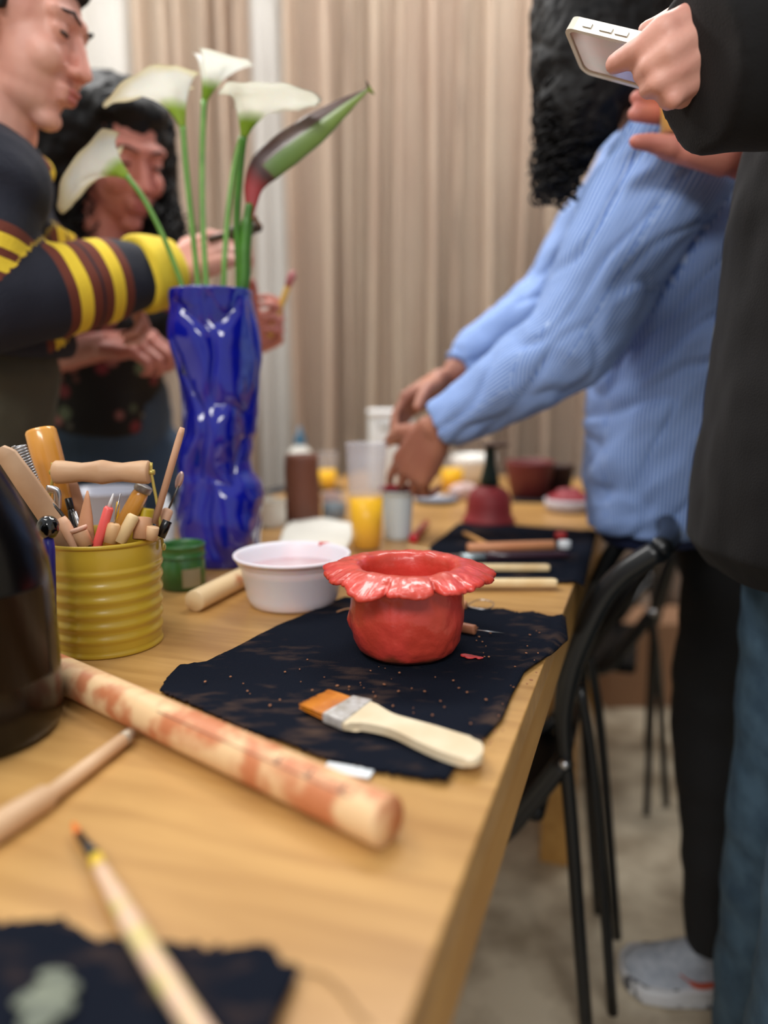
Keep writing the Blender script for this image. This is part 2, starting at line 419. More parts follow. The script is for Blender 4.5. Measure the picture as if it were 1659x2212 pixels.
cloth('black canvas cloth of the next place, laid with sticks and a brush',
      [(870, 1255), (1000, 1258), (1262, 1256)], [(991, 1130), (1150, 1138), (1290, 1148)],
      [(870, 1255), (930, 1180), (991, 1130)], [(1262, 1256), (1275, 1200), (1290, 1148)], 50, 30, fray=0.002)
cloth('black canvas cloth at the near corner under the thin paintbrush, paint-stained',
      [(-420, 2560), (100, 2560), (470, 2640)], [(-420, 1985), (0, 1996), (120, 1998), (165, 2012), (200, 2036), (300, 2040), (365, 2032), (500, 2048), (590, 2052), (606, 2090), (648, 2098)],
      [(-420, 2560), (-420, 2200), (-420, 1985)], [(470, 2640), (560, 2350), (600, 2212), (648, 2098)], 70, 40, wr=0.004, fray=0.003)
# ------------------------------------------------------------------ the red clay pot
def clay_pot():
    c = Vector((0.0236, 0.725, 0.7552))
    prof = [(0.0, 0), (.030, 0), (.043, .0005), (.0495, .005), (.0545, .014), (.0570, .024), (.0580, .034), (.0580, .044), (.0570, .054), (.0555, .063), (.0545, .0695),
            (.0565, .0735), (.066, .0762), (.076, .0762), (.0825, .0748), (.0845, .0760), (.0840, .0785), (.078, .0815), (.069, .0845), (.061, .0866), (.0545, .0870), (.0490, .0855),
            (.0460, .081), (.0445, .072), (.046, .058), (.0475, .046), (.047, .033), (.042, .020), (.028, .014), (0, .013)]
    # finer along the profile
    pf = []
    for a, b in zip(prof, prof[1:]):
        k = max(1, int(math.dist(a, b)/0.0028))
        for i in range(k): pf.append((a[0]+(b[0]-a[0])*i/k, a[1]+(b[1]-a[1])*i/k, 0))
    pf.append(prof[-1])
    n = 260; bm = bmesh.new(); rings = []; tot = len(pf); att = []
    def gauss(a, m, s):
        d = (a-m+PI) % (2*PI)-PI; return math.exp(-(d/s)**2)
    for i, q in enumerate(pf):
        r, z = q[0], q[1]
        ring = []
        fl = max(0.0, min(1.0, (r-.058)/.024)) if z > .07 else 0
        low = 1-min(1, z/.02)
        for k in range(n if r > 1e-5 else 1):
            a = 2*PI*k/n - PI; ca, sa = math.cos(a), math.sin(a)
            p = Vector((ca*1.6, sa*1.6, z*22))
            rr = r
            if fl > 0:
                rag = 0.08*noise.noise(Vector((ca*1.9, sa*1.9, 4))) + 0.035*noise.noise(Vector((ca*7, sa*7, 9))) + 0.018*noise.noise(Vector((ca*19, sa*19, 2))) + .016*noise.noise(Vector((ca*45, sa*45, z*300)))
                rag += 0.03*gauss(a, 0, .35) + 0.01*gauss(a, PI, .4) + .07*gauss(a, math.radians(-118), .16) - .17*gauss(a, math.radians(-72), .028) - .10*gauss(a, math.radians(-107), .022) - .08*gauss(a, math.radians(-146), .03) - .07*gauss(a, math.radians(-50), .02) - .08*gauss(a, math.radians(-162), .02) + .03*gauss(a, math.radians(-86), .15)
                rr = r*(1 + rag*fl)
                z2 = z + fl*(.0030*noise.noise(Vector((ca*2.4, sa*2.4, 7))) + .0009*noise.noise(Vector((ca*8, sa*8, 1)))) + .0011*noise.noise(Vector((r*ca*80, r*sa*80, 4))) + .0007*noise.noise(Vector((r*ca*260, r*sa*260, 4)))
                z2 += fl*(-.006*gauss(a, math.radians(-118), .22) - .004*gauss(a, math.radians(-84), .14) + .003*gauss(a, PI*.97, .3) - .002*gauss(a, 0, .3))
            else:
                z2 = z
                rr = r*(1 + .020*noise.noise(Vector((ca*1.3, sa*1.3, z*24))) + .010*noise.noise(Vector((ca*2.2, sa*2.2, z*60))) + .010*noise.noise(Vector((ca*2.0+4, sa*2.0, z*110+ca*2))) + .006*noise.noise(Vector((ca*8, sa*8, z*190))))
                # finger grooves and a dragged seam
                rr -= .0008*gauss(a, math.radians(-112)+z*3, .07)*(1 if .02 < z < .07 else 0) - .0006*gauss(a, math.radians(-106), .05)*(1 if .02 < z < .07 else 0)
                rr += .0014*math.sin(z*260+noise.noise(Vector((ca*2, sa*2, 0)))*5)*(1 if r > .04 and z < .07 else 0)*.2
                if r > .03: rr += .004*gauss(a, PI*.99, .07)*max(0, 1-abs(z-.03)/.012)
                if r > .045 and z > .07: z2 += .0025*noise.noise(Vector((ca*3, sa*3, 3)))
            ring.append(bm.verts.new(c + Vector((rr*ca, rr*sa, z2*1.06))))
        rings.append(ring)
    for a, b in zip(rings, rings[1:]):
        m_ = max(len(a), len(b))
        for k in range(m_):
            k2 = (k+1) % m_
            if len(a) == 1: bm.faces.new((a[0], b[k], b[k2]))
            elif len(b) == 1: bm.faces.new((a[k], b[0], a[k2]))
            else: bm.faces.new((a[k], b[k], b[k2], a[k2]))
    m = mat('wet_red_slip', (217, 71, 60), 0.34, var=(198, 66, 50), vscale=22, bump=0.8, bscale=70, coat=0.3, thr=(.42, .58))
    nt = m.node_tree; b = nt.nodes['Principled BSDF']
    # bare brown clay shows near the foot and in a few rubbed patches
    tc = nt.nodes.new('ShaderNodeTexCoord'); sx = nt.nodes.new('ShaderNodeSeparateXYZ'); nn = nt.nodes.new('ShaderNodeTexNoise'); nn.inputs['Scale'].default_value = 38
    ad = nt.nodes.new('ShaderNodeMath'); ad.operation = 'MULTIPLY_ADD'; ad.inputs[1].default_value = 0.028
    r = nt.nodes.new('ShaderNodeValToRGB'); r.color_ramp.elements[0].position = 0.017; r.color_ramp.elements[1].position = 0.0225
    r.color_ramp.elements[0].color = (1, 1, 1, 1); r.color_ramp.elements[1].color = (0, 0, 0, 1)
    mx = nt.nodes.new('ShaderNodeMix'); mx.data_type = 'RGBA'; mx.inputs[7].default_value = lin((132, 62, 40))
    src = b.inputs['Base Color'].links[0].from_socket
    nt.links.new(tc.outputs['Object'], sx.inputs[0]); nt.links.new(tc.outputs['Object'], nn.inputs['Vector'])
    nt.links.new(nn.outputs['Fac'], ad.inputs[0]); nt.links.new(sx.outputs['Z'], ad.inputs[2]); nt.links.new(ad.outputs[0], r.inputs[0])
    nt.links.new(r.outputs[0], mx.inputs[0]); nt.links.new(src, mx.inputs[6]); nt.links.new(mx.outputs[2], b.inputs['Base Color'])
    o = obj('clay_pot', bm, m, loc=c)
    tag(o, 'glossy wet red clay pot with a ragged flared rim on black cloth', 'pot')
clay_pot()
REDP = mat('wet_red_paint', (214, 66, 64), 0.3, coat=0.4)
def dab(name, label, cat, px, py, s, m, flat=.25, zz=.7555, parts=6, g=None):
    c = T(px, py, zz); bm = bmesh.new(); rnd = random.Random(px*7+py)
    for k in range(parts):
        ell(bm, c + Vector((rnd.uniform(-1, 1)*s*1.6, rnd.uniform(-.6, .6)*s, s*flat*.3)), (s*rnd.uniform(.5, .9), s*rnd.uniform(.3, .7), s*flat*rnd.uniform(.6, 1)))
    return tag(obj(name, blob(bm, s*.16, 2), m, loc=c), label, cat, g)
dab('paint_smear', 'smear of bright red paint on the cloth beside the pot', 'paint smear', 1026, 1418, .008, REDP, .16)
# crumbs of dry clay: nobody could count them
cr = bmesh.new()
for k in range(190):
    x = random.uniform(430, 1180); y = random.uniform(1330, 1640)
    if y > 1500 + (x-430)*.22 or y < 1480-(x-400)*.24 or x > 1190-(y-1400)*.55 or (750 < x < 1010 and y < 1440): continue
    p = T(x, y, .7563); s = random.uniform(.0005, .0013)
    ell(cr, p, (s*random.uniform(1, 1.6), s, s*.6), Matrix.Rotation(random.uniform(0, 3), 3, 'Z'), 7, 5)
o = obj('clay_crumbs', cr, mat('dry_clay', (176, 120, 84), .9, var=(130, 84, 60)), loc=T(880, 1450, .755)); tag(o, 'dry brown clay crumbs scattered over the black cloth', 'crumbs', kind='stuff')

# ------------------------------------------------------------------ flat brush on the cloth
def flat_brush():
    z = .7605
    root = thing('flat_brush', 'flat brush with amber bristles and pale wooden handle lying on black cloth', 'brush', T(860, 1570, z))
    P = lambda L: [T(x, y, z) for x, y in L]
    bh = P([(762, 1514), (798, 1520), (822, 1534), (850, 1550), (890, 1562), (940, 1576), (990, 1592), (1025, 1603), (1040, 1614), (1044, 1628), (1038, 1643), (1022, 1650), (1000, 1648), (950, 1632), (900, 1610), (860, 1590), (832, 1580), (800, 1573), (770, 1569), (738, 1567)])
    bh = smoothpath(bh + [bh[0]], 3)[:-1]
    obj('handle', prism(bmesh.new(), [(p.x, p.y) for p in bh], z-.0035, z+.0035, .002, 3), mat('pale_brush_handle', (232, 218, 188), .5, var=(220, 200, 165), vscale=30, coat=.2), root, smooth=False)
    fe = P([(706, 1510), (724, 1505), (765, 1512), (800, 1520), (775, 1545), (744, 1568), (722, 1560), (700, 1548), (700, 1530)])
    fe = P([(762, 1512), (804, 1521), (743, 1569), (697, 1550)])
    obj('ferrule', prism(bmesh.new(), [(p.x, p.y) for p in fe], z-.0048, z+.0048, .0018, 3), mat('worn_metal', (222, 222, 222), .3, metal=.25, var=(176, 170, 160), vscale=90, bump=.4, bscale=200), root, smooth=False)
    a0, a1 = T(766, 1515, z), T(702, 1550, z); b0, b1 = T(711, 1494, z), T(646, 1526, z)
    bm = bmesh.new(); rnd = random.Random(3); n = 90
    for k in range(n):
        f = (k+.5)/n
        for lay in range(3):
            zz = Vector((0, 0, (lay-1)*.0024)); e = rnd.uniform(.93, 1.05)
            A = a0.lerp(a1, f) + zz; B = b0.lerp(b1, min(1.01, max(-.01, f+rnd.uniform(-.012, .012)))) + zz*.7
            B = A + (B-A)*e
            tube(bm, [A, A.lerp(B, .5), B], [.00065, .0006, .0003], 5)
    obj('bristles', bm, mat('amber_bristle', (216, 132, 20), .45, var=(190, 104, 10), vscale=50, coat=.2), root)
flat_brush()

# ------------------------------------------------------------------ rolling pins and sticks on the table
def stained_wood(name, a, b, thr, sc_=14):
    return mat(name, a, .5, var=b, vscale=sc_, vdetail=6, thr=thr, bump=.1)
def rolling_pin(label, pa, pb, r, m, mark=False):
    A, B = T(*pa, .75+r), T(*pb, .75+r)
    d = (B-A).normalized()
    t = thing('rolling_pin', label, 'rolling pin', (A+B)/2)
    rr = [r*.93, r*.985, r, r, r, r, r, r*.985, r*.93]; L = (B-A).length
    s = [0, .0015, .004, L*.25, L*.5, L*.75, L-.004, L-.0015, L]
    obj('roller', T_([A+d*x for x in s], rr, 48), m, t)
    if mark:   # pencil line and small arrow marks along the top
        side = d.cross(Vector((0, 0, 1))).normalized(); bm = bmesh.new()
        ph = math.radians(38)
        def on(x, a): return A + d*x + (side*math.sin(a) + Vector((0, 0, 1))*math.cos(a))*(r+.0001)
        if side.y > 0: side = -side
        tube(bm, [on(L*.5+k*L*.45/30, ph) for k in range(31)], .00035, 6)
        for f in (.80, .865, .93):
            tube(bm, [on(L*f, ph+a) for a in (-.5, -.25, 0)], .0005, 6)
            tube(bm, [on(L*f-.004, ph-.25), on(L*f, ph-.02), on(L*f+.002, ph-.22)], .0005, 6)
        obj('pencil_mark', bm, mat('grey_pencil', (120, 96, 84), .8), t)
    return t
rolling_pin('long clay-stained wooden rolling pin lying diagonally across the table front', (66, 1425), (840, 1776), .0158,
            stained_wood('clay_stained_wood', (234, 196, 148), (200, 124, 82), (.46, .61), 30), True)
rolling_pin('short wooden rolling pin with rusty clay stains beside the white bowl', (419, 1299), (590, 1214), .0135,
            stained_wood('lightly_stained_wood', (232, 204, 158), (204, 130, 86), (.56, .68), 30))

def thin_brush():
    z = .7600
    t = thing('thin_paintbrush', 'thin paintbrush with orange tip and paint-smudged handle lying over black cloth corner', 'brush', T(300, 2000, z))
    A, B, C_, D, E, F = T(157, 1776, z-.004), T(170, 1803, z-.003), T(207, 1852, z-.0025), T(216, 1876, z-.002), T(310, 2040, z), T(470, 2290, z+.003)
    obj('bristles', T_([A, A.lerp(B, .4), B], [.0006, .002, .0024], 14), mat('orange_bristle', (226, 120, 40), .5), t)
    obj('ferrule', T_([B, B.lerp(C_, .5), C_], [.0022, .0028, .0036], 18), mat('black_ferrule', (26, 26, 30), .3), t)
    obj('collar', T_([C_, D], [.0038, .0042], 18), mat('yellow_ring', (232, 196, 60), .4), t)
    m = mat('smudged_wood_handle', (226, 190, 160), .45, var=(212, 196, 130), vscale=60, thr=(.5, .62), coat=.3)
    obj('handle', T_(smoothpath([D, D.lerp(E, .5), E, F], 5), [.0042]*2+[.0046]*2+[.0052]*3+[.0056]*3+[.0054]*3+[.0050]*3, 20), m, t)
thin_brush()
def wooden_tool_left():
    t = thing('ribbon_tool', 'plain wooden modelling tool lying below the rolling pin beside the dark jug', 'modelling tool', T(140, 1700, .757))
    A, B, C_ = T(282, 1586, .757), T(110, 1716, .757), T(-110, 1850, .759)
    obj('ferrule', T_([A, A.lerp(B, .12)], [.0052, .0056], 20), mat('dull_tin', (176, 160, 140), .4, metal=.5), t)
    obj('handle', T_([A.lerp(B, .12), A.lerp(B, .6), B, B.lerp(C_, .06), B.lerp(C_, .4), C_], [.0054, .0058, .006, .0086, .0092, .0085], 24), mat('peach_wood', (226, 190, 152), .5, var=(206, 168, 130), vscale=8), t)
wooden_tool_left()
tag(obj('plastic_scraper', box(bmesh.new(), T(752, 1664, .7525), (.036, .012, .002), rz=-.32, bev=.0006), mat('white_card', (222, 228, 232), .4), loc=T(752, 1664, .7525)),
    'small white plastic scraper peeking out between rolling pin and black cloth', 'scraper')

# tools lying behind the pot
def needle_tool():
    t = thing('needle_tool', 'needle tool with short wooden handle lying behind the red pot', 'needle tool', T(1010, 1360, .76))
    A, B, C_ = T(952, 1346, .760), T(1027, 1361, .760), T(1092, 1368, .757)
    obj('handle', dowel(A, B, .0056, 20, .25), mat('rosy_wood', (196, 128, 92), .5), t)
    obj('needle', T_([B, C_], [.0008, .0005], 8), M['steel'], t)
needle_tool()
def loop_tool():
    t = thing('loop_tool', 'wire loop tool on the table edge of the cloth behind the pot', 'loop tool', T(1000, 1305, .758))
    A, B = T(940, 1300, .759), T(1008, 1308, .759)
    obj('handle', dowel(A, B, .0055, 20, .3), mat('rosy_wood_light', (206, 140, 100), .5), t)
    L = [T(x, y, .7585) for x, y in [(1008, 1308), (1022, 1313), (1044, 1316), (1062, 1312), (1066, 1303), (1052, 1297), (1034, 1296), (1018, 1302), (1008, 1308)]]
    obj('wire_loop', T_(smoothpath(L, 4), .0007, 8), M['steel'], t)
loop_tool()
tag(obj('wooden_chip', T_(smoothpath([T(728, 1322, .7565), T(745, 1316, .757), T(768, 1314, .7565)], 4), .0012, 8, flat=.5), M['wood_tan'], loc=T(745, 1316, .757)),
    'thin curved wooden chip on the cloth just left of the pot', 'wood chip')
def stick(label, a, b, r, m, z=.7545, flat=1.0, cat='stick', name='wooden_stick', g=None):
    A, B = T(*a, z+r*flat), T(*b, z+r*flat)
    L = (B-A).length; d = (B-A).normalized()
    bm = bmesh.new()
    if flat < 1:
        side = Vector((-d.y, d.x, 0)); pts = []
        n = 7
        q = []
        for k in range(n+1):
            t = -PI/2 + PI*k/n; q.append(B - d*r*.5 + d*math.cos(t)*r*.5 + side*math.sin(t)*r)
        pts = [A - side*r] + q + [A + side*r]
        prism(bm, [(p.x, p.y) for p in pts], z, z+2*r*flat, r*flat*.35)
    else: tube(bm, [A, A+d*.001, B-d*.001, B], [r*.85, r, r, r*.85], 18)
    return tag(obj(name, bm, m, smooth=(flat >= 1), loc=(A+B)/2), label, cat, g)
pale = mat('bare_pale_wood', (238, 216, 172), .55, var=(224, 192, 140), vscale=24)
stick('flat pale wooden slat just behind the pot rim, lower of the two', (900, 1258), (1204, 1258), .0098, pale, flat=.36, name='wooden_batten', cat='slat', z=.7565)
stick('flat pale wooden slat lying on the second cloth, upper of the two', (915, 1226), (1188, 1226), .0098, pale, flat=.36, name='wooden_batten', cat='slat', z=.7565)
stick('long thin wooden stick resting against the back of the pot rim', (880, 1180), (930, 1190), .0022, pale, z=.757)
stick('orange-brown round stick on the second cloth with a pale end', (1010, 1184), (1196, 1178), .0085, mat('orange_wood', (214, 150, 106), .5, var=(200, 126, 84), vscale=9), z=.757)
stick('short golden stick leaning across the orange-brown stick', (1003, 1152), (1062, 1182), .0042, mat('ochre_wood', (200, 146, 84), .5), z=.758)
def purple_brush():
    t = thing('wide_brush', 'brush with dark purple handle and grey ferrule on the second cloth', 'brush', T(1100, 1200, .76))
    A, B, C_, D = T(968, 1205, .761), T(995, 1204, .761), T(1046, 1202, .761), T(1232, 1198, .761)
    obj('bristles', T_([A, B], [.0075, .0085], 16, flat=.6), mat('grey_bristle', (110, 90, 84), .7), t)
    obj('ferrule', T_([B, C_], [.009, .009], 20, flat=.7), mat('dull_grey_metal', (170, 184, 188), .35, metal=.6), t)
    obj('handle', T_([C_, C_.lerp(D, .3), C_.lerp(D, .9), D], [.0078, .007, .0055, .003], 20), mat('dark_purple_lacquer', (58, 36, 48), .35, coat=.3), t)
purple_brush()
def capp(label, px, py, r, h, m, name='bottle_cap', cat='cap', z=.7565):
    c = T(px, py, z); bm = lathe(bmesh.new(), [(0, 0), (r*.96, 0), (r, h*.12), (r, h*.85), (r*.92, h), (r*.5, h*1.02), (0, h*1.02)], c, 28)
    return tag(obj(name, bm, m, loc=c), label, cat)
capp('small red cap on the second black cloth', 1211, 1163, .010, .011, mat('red_cap', (176, 44, 44), .4))
capp('small white cap on the second black cloth beside the brush', 1219, 1184, .0105, .012, mat('white_cap', (214, 218, 222), .4))

# ------------------------------------------------------------------ yellow bucket and its tools
PC = Vector((-0.2966, 0.765, 0.7503))
def bucket():
    t = thing('bucket', 'ribbed yellow tin bucket packed with wooden pottery tools', 'bucket', PC)
    H = .1165; out = [(0, .003), (.050, .003), (.0545, .001), (.0562, .000), (.0568, .0015), (.0562, .004), (.0550, .006)]
    n = 84
    for k in range(n+1):
        f = k/n; z = .007 + f*(H-.012)
        r = .0553 + (.0600-.0553)*f
        if .07 < f < .80:
            r += .0011*math.sin(2*PI*((f-.07)/.73*5.5))+.0002
        elif f >= .80: r += .0006*math.sin(PI*(f-.8)/.2)
        out.append((r, z))
    out += [(.0602, H-.003), (.0617, H-.003), (.0624, H-.0015), (.0624, H), (.0617, H+.0012), (.0607, H+.001), (.0600, H-.001)]
    inn = [(.0590-.0045*k/10, H-.004-(H-.010)*k/10) for k in range(11)] + [(0, .006)]
    m = mat('yellow_enamel', (204, 172, 56), .3, var=(196, 164, 50), vscale=6, coat=.25, bump=.06, bscale=90)
    obj('body', lathe(bmesh.new(), out+inn, PC, 96), m, t)
    a, b = W(119, 1021, .765), W(323, 1019, .765); b.z = a.z = (a.z+b.z)/2; L = (b-a).length; d = (b-a)/L
    prof = [(0, 0), (.0112, 0), (.0122, .0015), (.0122, .008), (.0108, .02), (.0098, .028), (.0108, .038), (.0126, L*.5-.002), (.0128, L*.5)]
    prof += [(r, L-z) for r, z in reversed(prof[:-1])]
    bm = lathe(bmesh.new(), prof, a, 32, d)
    obj('grip', bm, mat('turned_wood', (212, 172, 134), .5, var=(196, 152, 114), vscale=16, vstretch=(1, 4, 4)), t)
    wm = mat('brass_yellow_wire', (196, 176, 92), .35, metal=.4)
    for s, e in ((-1, a), (1, b)):
        bm = bmesh.new()
        lowp = PC + Vector((s*.0632, 0, H-.012))
        g = e + Vector((s*.0022, 0, 0))
        tube(bm, smoothpath([lowp, lowp.lerp(g, .5)+Vector((s*.001, 0, 0)), g+Vector((0, 0, -.004)), g+Vector((0, 0, .010))], 3), .0014, 8, flat=1.2)
        tube(bm, [e - d*s*.002 + Vector((s*.0, 0, 0)), g+Vector((s*.003, 0, 0))], [.0028, .0028], 12)
        ell(bm, lowp + Vector((s*.001, 0, 0)), (.0022, .004, .004))
        obj('bail_strap', bm, wm, t)
bucket()
def sink(top, rim, dt=.765, dr=.765):
    A, B = W(top[0], top[1], dt), W(rim[0], rim[1], dr); d = (B-A).normalized(); e = B.copy()
    while e.z > .762 and math.hypot((e+d*.004).x-PC.x, (e+d*.004).y-PC.y) < .050: e = e + d*.004
    return A, e, d
G = 'pottery tools in the yellow bucket'
def big_handle():
    A, e, d = sink((86, 925), (152, 1168), .80, .79)
    t = thing('wooden_mallet', 'thick varnished golden wooden handle standing tallest in the yellow bucket', 'mallet', e, G)
    pr = [(0, 0), (.012, 0), (.0145, .0012), (.016, .004), (.0163, .02), (.0155, (e-A).length*.55), (.0135, (e-A).length)]
    obj('handle', lathe(bmesh.new(), pr+[(0, (e-A).length)], A, 32, d), M['wood_gold'], t)
big_handle()
def spring_tool():
    A, e, d = sink((40, 962), (112, 1150), .745, .75)
    t = thing('texture_roller', 'grey coiled spring tool between the dark jug and the golden handle', 'texture tool', e, G)
    x, y = frame(d); n = 24*26; L = .072
    pts = [A + d*(L*k/n) + (x*math.cos(2*PI*k/24) + y*math.sin(2*PI*k/24))*.0062 for k in range(n)]
    obj('coil', T_(pts, .0011, 6), mat('grey_coil', (176, 176, 178), .35, metal=.5), t)
    obj('core', dowel(A + d*.002, A+d*.08, .0042, 12), mat('white_core', (205, 205, 205), .5), t)
    obj('handle', dowel(A+d*.07, e, .005, 16), M['wood_tan'], t)
spring_tool()
def paddle():
    A, B, e = W(16, 985, .715), W(150, 1175, .727), None
    d = (B-A).normalized(); e = B + d*.03; s = (W(40, 985, .715)-W(16, 985, .715)).normalized(); s = (s - d*s.dot(d)).normalized(); nrm = d.cross(s)
    bm = bmesh.new(); rings = []
    for q, w in ((-.01, .003), (-.004, .008), (.0, .0100), (.03, .0112), (.07, .0120), (.10, .0110), ((e-A).length, .010)):
        p = A + d*q; th = .003
        rings.append([bm.verts.new(p + s*w*a + nrm*th*b_) for a, b_ in ((-1, -.6), (-.9, -1), (.9, -1), (1, -.6), (1, .6), (.9, 1), (-.9, 1), (-1, .6))])
    for a, b_ in zip(rings, rings[1:]):
        for k in range(8): bm.faces.new((a[k], a[(k+1) % 8], b_[(k+1) % 8], b_[k]))
    bm.faces.new(rings[0]); bm.faces.new(list(reversed(rings[-1])))
    tag(obj('wooden_paddle', bm, mat('beige_wood', (206, 170, 136), .55, var=(190, 150, 116), vscale=20), loc=e), 'flat beige wooden paddle leaning out of the bucket towards the dark jug', 'paddle', G)
paddle()
def simple_tool(name, label, cat, top, rim, r, m, dt=.765, dr=.765, prof=None, flat=1.0, tip=None):
    A, e, d = sink(top, rim, dt, dr); L = (e-A).length
    prof = prof or [(0, .7), (.06, .95), (.15, 1), (1, 1)]
    bm = T_([A + d*L*f for f, _ in prof], [r*k for _, k in prof], 20, flat=flat)
    if tip is None:
        return tag(obj(name, bm, m, loc=e), label, cat, G)
    t = thing(name, label, cat, e, G); obj('handle', bm, m, t)
    tip(t, A, d); return t
def hook(t, A, d):
    P = [A, A - d*.012, W(120, 1082, .735), W(112, 1060, .735), W(103, 1056, .735)]
    P = [A, W(124, 1098, .735), W(124, 1066, .735), W(116, 1058, .735), W(101, 1056, .735)]
    obj('blade', T_(smoothpath(P, 4), [.0022]*17, 10, flat=1.8), M['steel'], t)
simple_tool('trimming_tool', 'thin steel trimming tool with a bent hook tip, beside the paddle', 'trimming tool', (128, 1102), (162, 1158), .0022, M['dark_steel'], .735, .74, tip=hook)
simple_tool('metal_rod', 'thin dark metal rod leaning in the bucket by the steel hook', 'metal rod', (108, 1082), (166, 1150), .0020, M['dark_steel'], .72, .725)
def steeltip(t, A, d):
    obj('ferrule', dowel(A+d*.002, A-d*.010, .0038, 14), M['black_plastic'], t)
    obj('blade', T_([A+d*.004+Vector((.005, -.004, 0)), A+d*.03+Vector((.007, -.005, 0))], [.0022, .0026], 10), M['steel'], t)
simple_tool('sgraffito_tool', 'dark tool with grey steel prong in the middle of the bucket', 'carving tool', (152, 1096), (168, 1160), .0045, M['black_plastic'], .77, .765, tip=steeltip)
simple_tool('wooden_knife', 'pointed wooden clay knife standing in the middle of the bucket', 'clay knife', (189, 1060), (184, 1165), .0058, mat('salmon_wood', (214, 158, 118), .55, var=(196, 136, 98), vscale=16), .74, .735,
            prof=[(0, .08), (.05, .25), (.16, .55), (.35, .9), (.6, 1), (1, 1)], flat=2)
simple_tool('pottery_tool', 'dull brown wooden handle leaning behind the clay knife', 'tool handle', (148, 1032), (178, 1140), .0085, mat('brown_wood', (176, 126, 92), .6), .80, .80)
simple_tool('pottery_tool', 'pale wooden tool handle lying low against the bucket rim beside the paddle', 'tool handle', (132, 1118), (158, 1166), .0062, mat('light_salmon_wood', (224, 176, 142), .55), .722, .722)
def ring_end(t, A, d):
    obj('ring', lathe(bmesh.new(), [(.003, 0), (.0082, 0), (.0086, .002), (.0075, .004), (.003, .0035), (.003, 0)], A - d*.004, 24, d), mat('pinkish_wood', (226, 180, 156), .5), t)
simple_tool('hollow_tool', 'short wooden tube tool with a round open end at the bucket rim', 'tube tool', (172, 1147), (186, 1180), .0075, mat('tube_wood', (206, 160, 122), .55), .715, .715, tip=ring_end)
def clear_tip(t, A, d):
    obj('tip', T_([A, A-d*.007, A-d*.014], [.0022, .0016, .0006], 10), mat('clear_plastic_tip', (226, 222, 222), .25), t)
simple_tool('ball_stylus', 'coral red plastic stylus with a clear tip in the bucket', 'stylus', (236, 1095), (212, 1172), .0048, mat('coral_plastic', (242, 98, 92), .35), .722, .72, prof=[(0, .75), (.02, 1), (1, 1)], tip=clear_tip)
def thin_blade(t, A, d):
    obj('blade', T_([A, A-d*.014, A-d*.03], [.0016, .0018, .0012], 8, flat=.4), M['steel'], t)
simple_tool('fettling_knife', 'small knife with thin steel blade and light wooden handle behind the coral stylus', 'knife', (247, 1130), (238, 1172), .0066, mat('warm_wood', (222, 178, 128), .5), .722, .72, prof=[(0, .7), (.08, .95), (.3, 1), (1, 1)], tip=thin_blade)
simple_tool('yellow_peg', 'tiny bright yellow tipped tool standing behind the coral stylus', 'peg', (255, 1084), (250, 1150), .0022, mat('bright_yellow', (240, 190, 40), .4), .79, .79)
def tape(t, A, d):
    obj('ferrule', dowel(A-d*.002, A+d*.006, .0095, 20), mat('grey_wire_wrap', (170, 166, 158), .4, metal=.6), t)
simple_tool('pottery_tool', 'golden varnished tool handle leaning under the grip end of the bucket handle', 'tool handle', (311, 1052), (264, 1140), .0092, M['wood_gold'], .79, .785, tip=tape)
simple_tool('wooden_dowel', 'pale rounded wooden stick leaning beside the coral stylus in the bucket', 'dowel', (290, 1112), (258, 1172), .0062, mat('cream_wood', (230, 200, 150), .5), .73, .722)
simple_tool('wooden_dowel', 'short thick wooden dowel with a round flat end at the bucket rim', 'dowel', (309, 1118), (306, 1165), .0088, mat('tan_dowel', (196, 146, 108), .55), .742, .735, prof=[(0, .92), (.03, 1), (1, 1)])
simple_tool('wooden_dowel', 'narrow cut wooden dowel low between the long stick and the thick dowel', 'dowel', (331, 1138), (326, 1165), .0062, mat('pale_dowel', (216, 176, 134), .55), .735, .735, prof=[(0, .92), (.03, 1), (1, 1)])
simple_tool('long_wooden_stick', 'long thin wooden stick rising from the bucket in front of the vase', 'stick', (394, 924), (334, 1130), .0036, mat('pinkish_stick', (220, 178, 148), .55, var=(206, 158, 124), vscale=20), .765, .765)
def spoon_tip(t, A, d):
    s = W(388, 1045, .79)
    obj('neck', T_([A, s], [.0012, .0012], 8), M['dark_steel'], t)
    obj('blade', ell(bmesh.new(), s + Vector((0, 0, .004)), (.004, .002, .010), Matrix.Rotation(.35, 3, 'Y')), mat('pinkish_steel', (205, 176, 170), .3, metal=.7), t)
simple_tool('spoon_tool', 'small metal spoon-tipped tool at the bucket side next to the blue vase', 'spoon tool', (364, 1100), (348, 1140), .0058, mat('peach_handle', (226, 180, 148), .5), .785, .775, tip=spoon_tip)
simple_tool('black_marker', 'short black plastic tool end at the bucket rim nearest the blue vase', 'marker', (362, 1125), (346, 1160), .005, M['black_plastic'], .75, .745, prof=[(0, .95), (.02, 1), (1, 1)])
simple_tool('yellow_sponge_stick', 'square mustard yellow tool end between the golden handle and long stick', 'tool', (318, 1098), (312, 1150), .0105, mat('mustard_plastic', (206, 180, 40), .45), .80, .795, prof=[(0, .95), (.02, 1), (1, 1)], flat=.7)
def blue_ball_tool():
    t = thing('ball_tool', 'glossy black ball on a dark blue stem between the jug and the bucket', 'ball tool', T(92, 1400, .75) )
    c = W(104, 1139, .69); base = Vector((c.x-.012, c.y+.008, .7505))
    t.location = base
    obj('ball', blob(ell(bmesh.new(), c, (.0105, .0105, .0115)), .0012, 2, wrinkle(260, .0004)), M['black_gloss'], t)
    d = (base-c).normalized()
    obj('stem', T_([c+d*.009, c.lerp(base, .15), c.lerp(base, .4), base], [.0045, .006, .0065, .0065], 20), mat('blue_plastic', (44, 44, 150), .35), t)
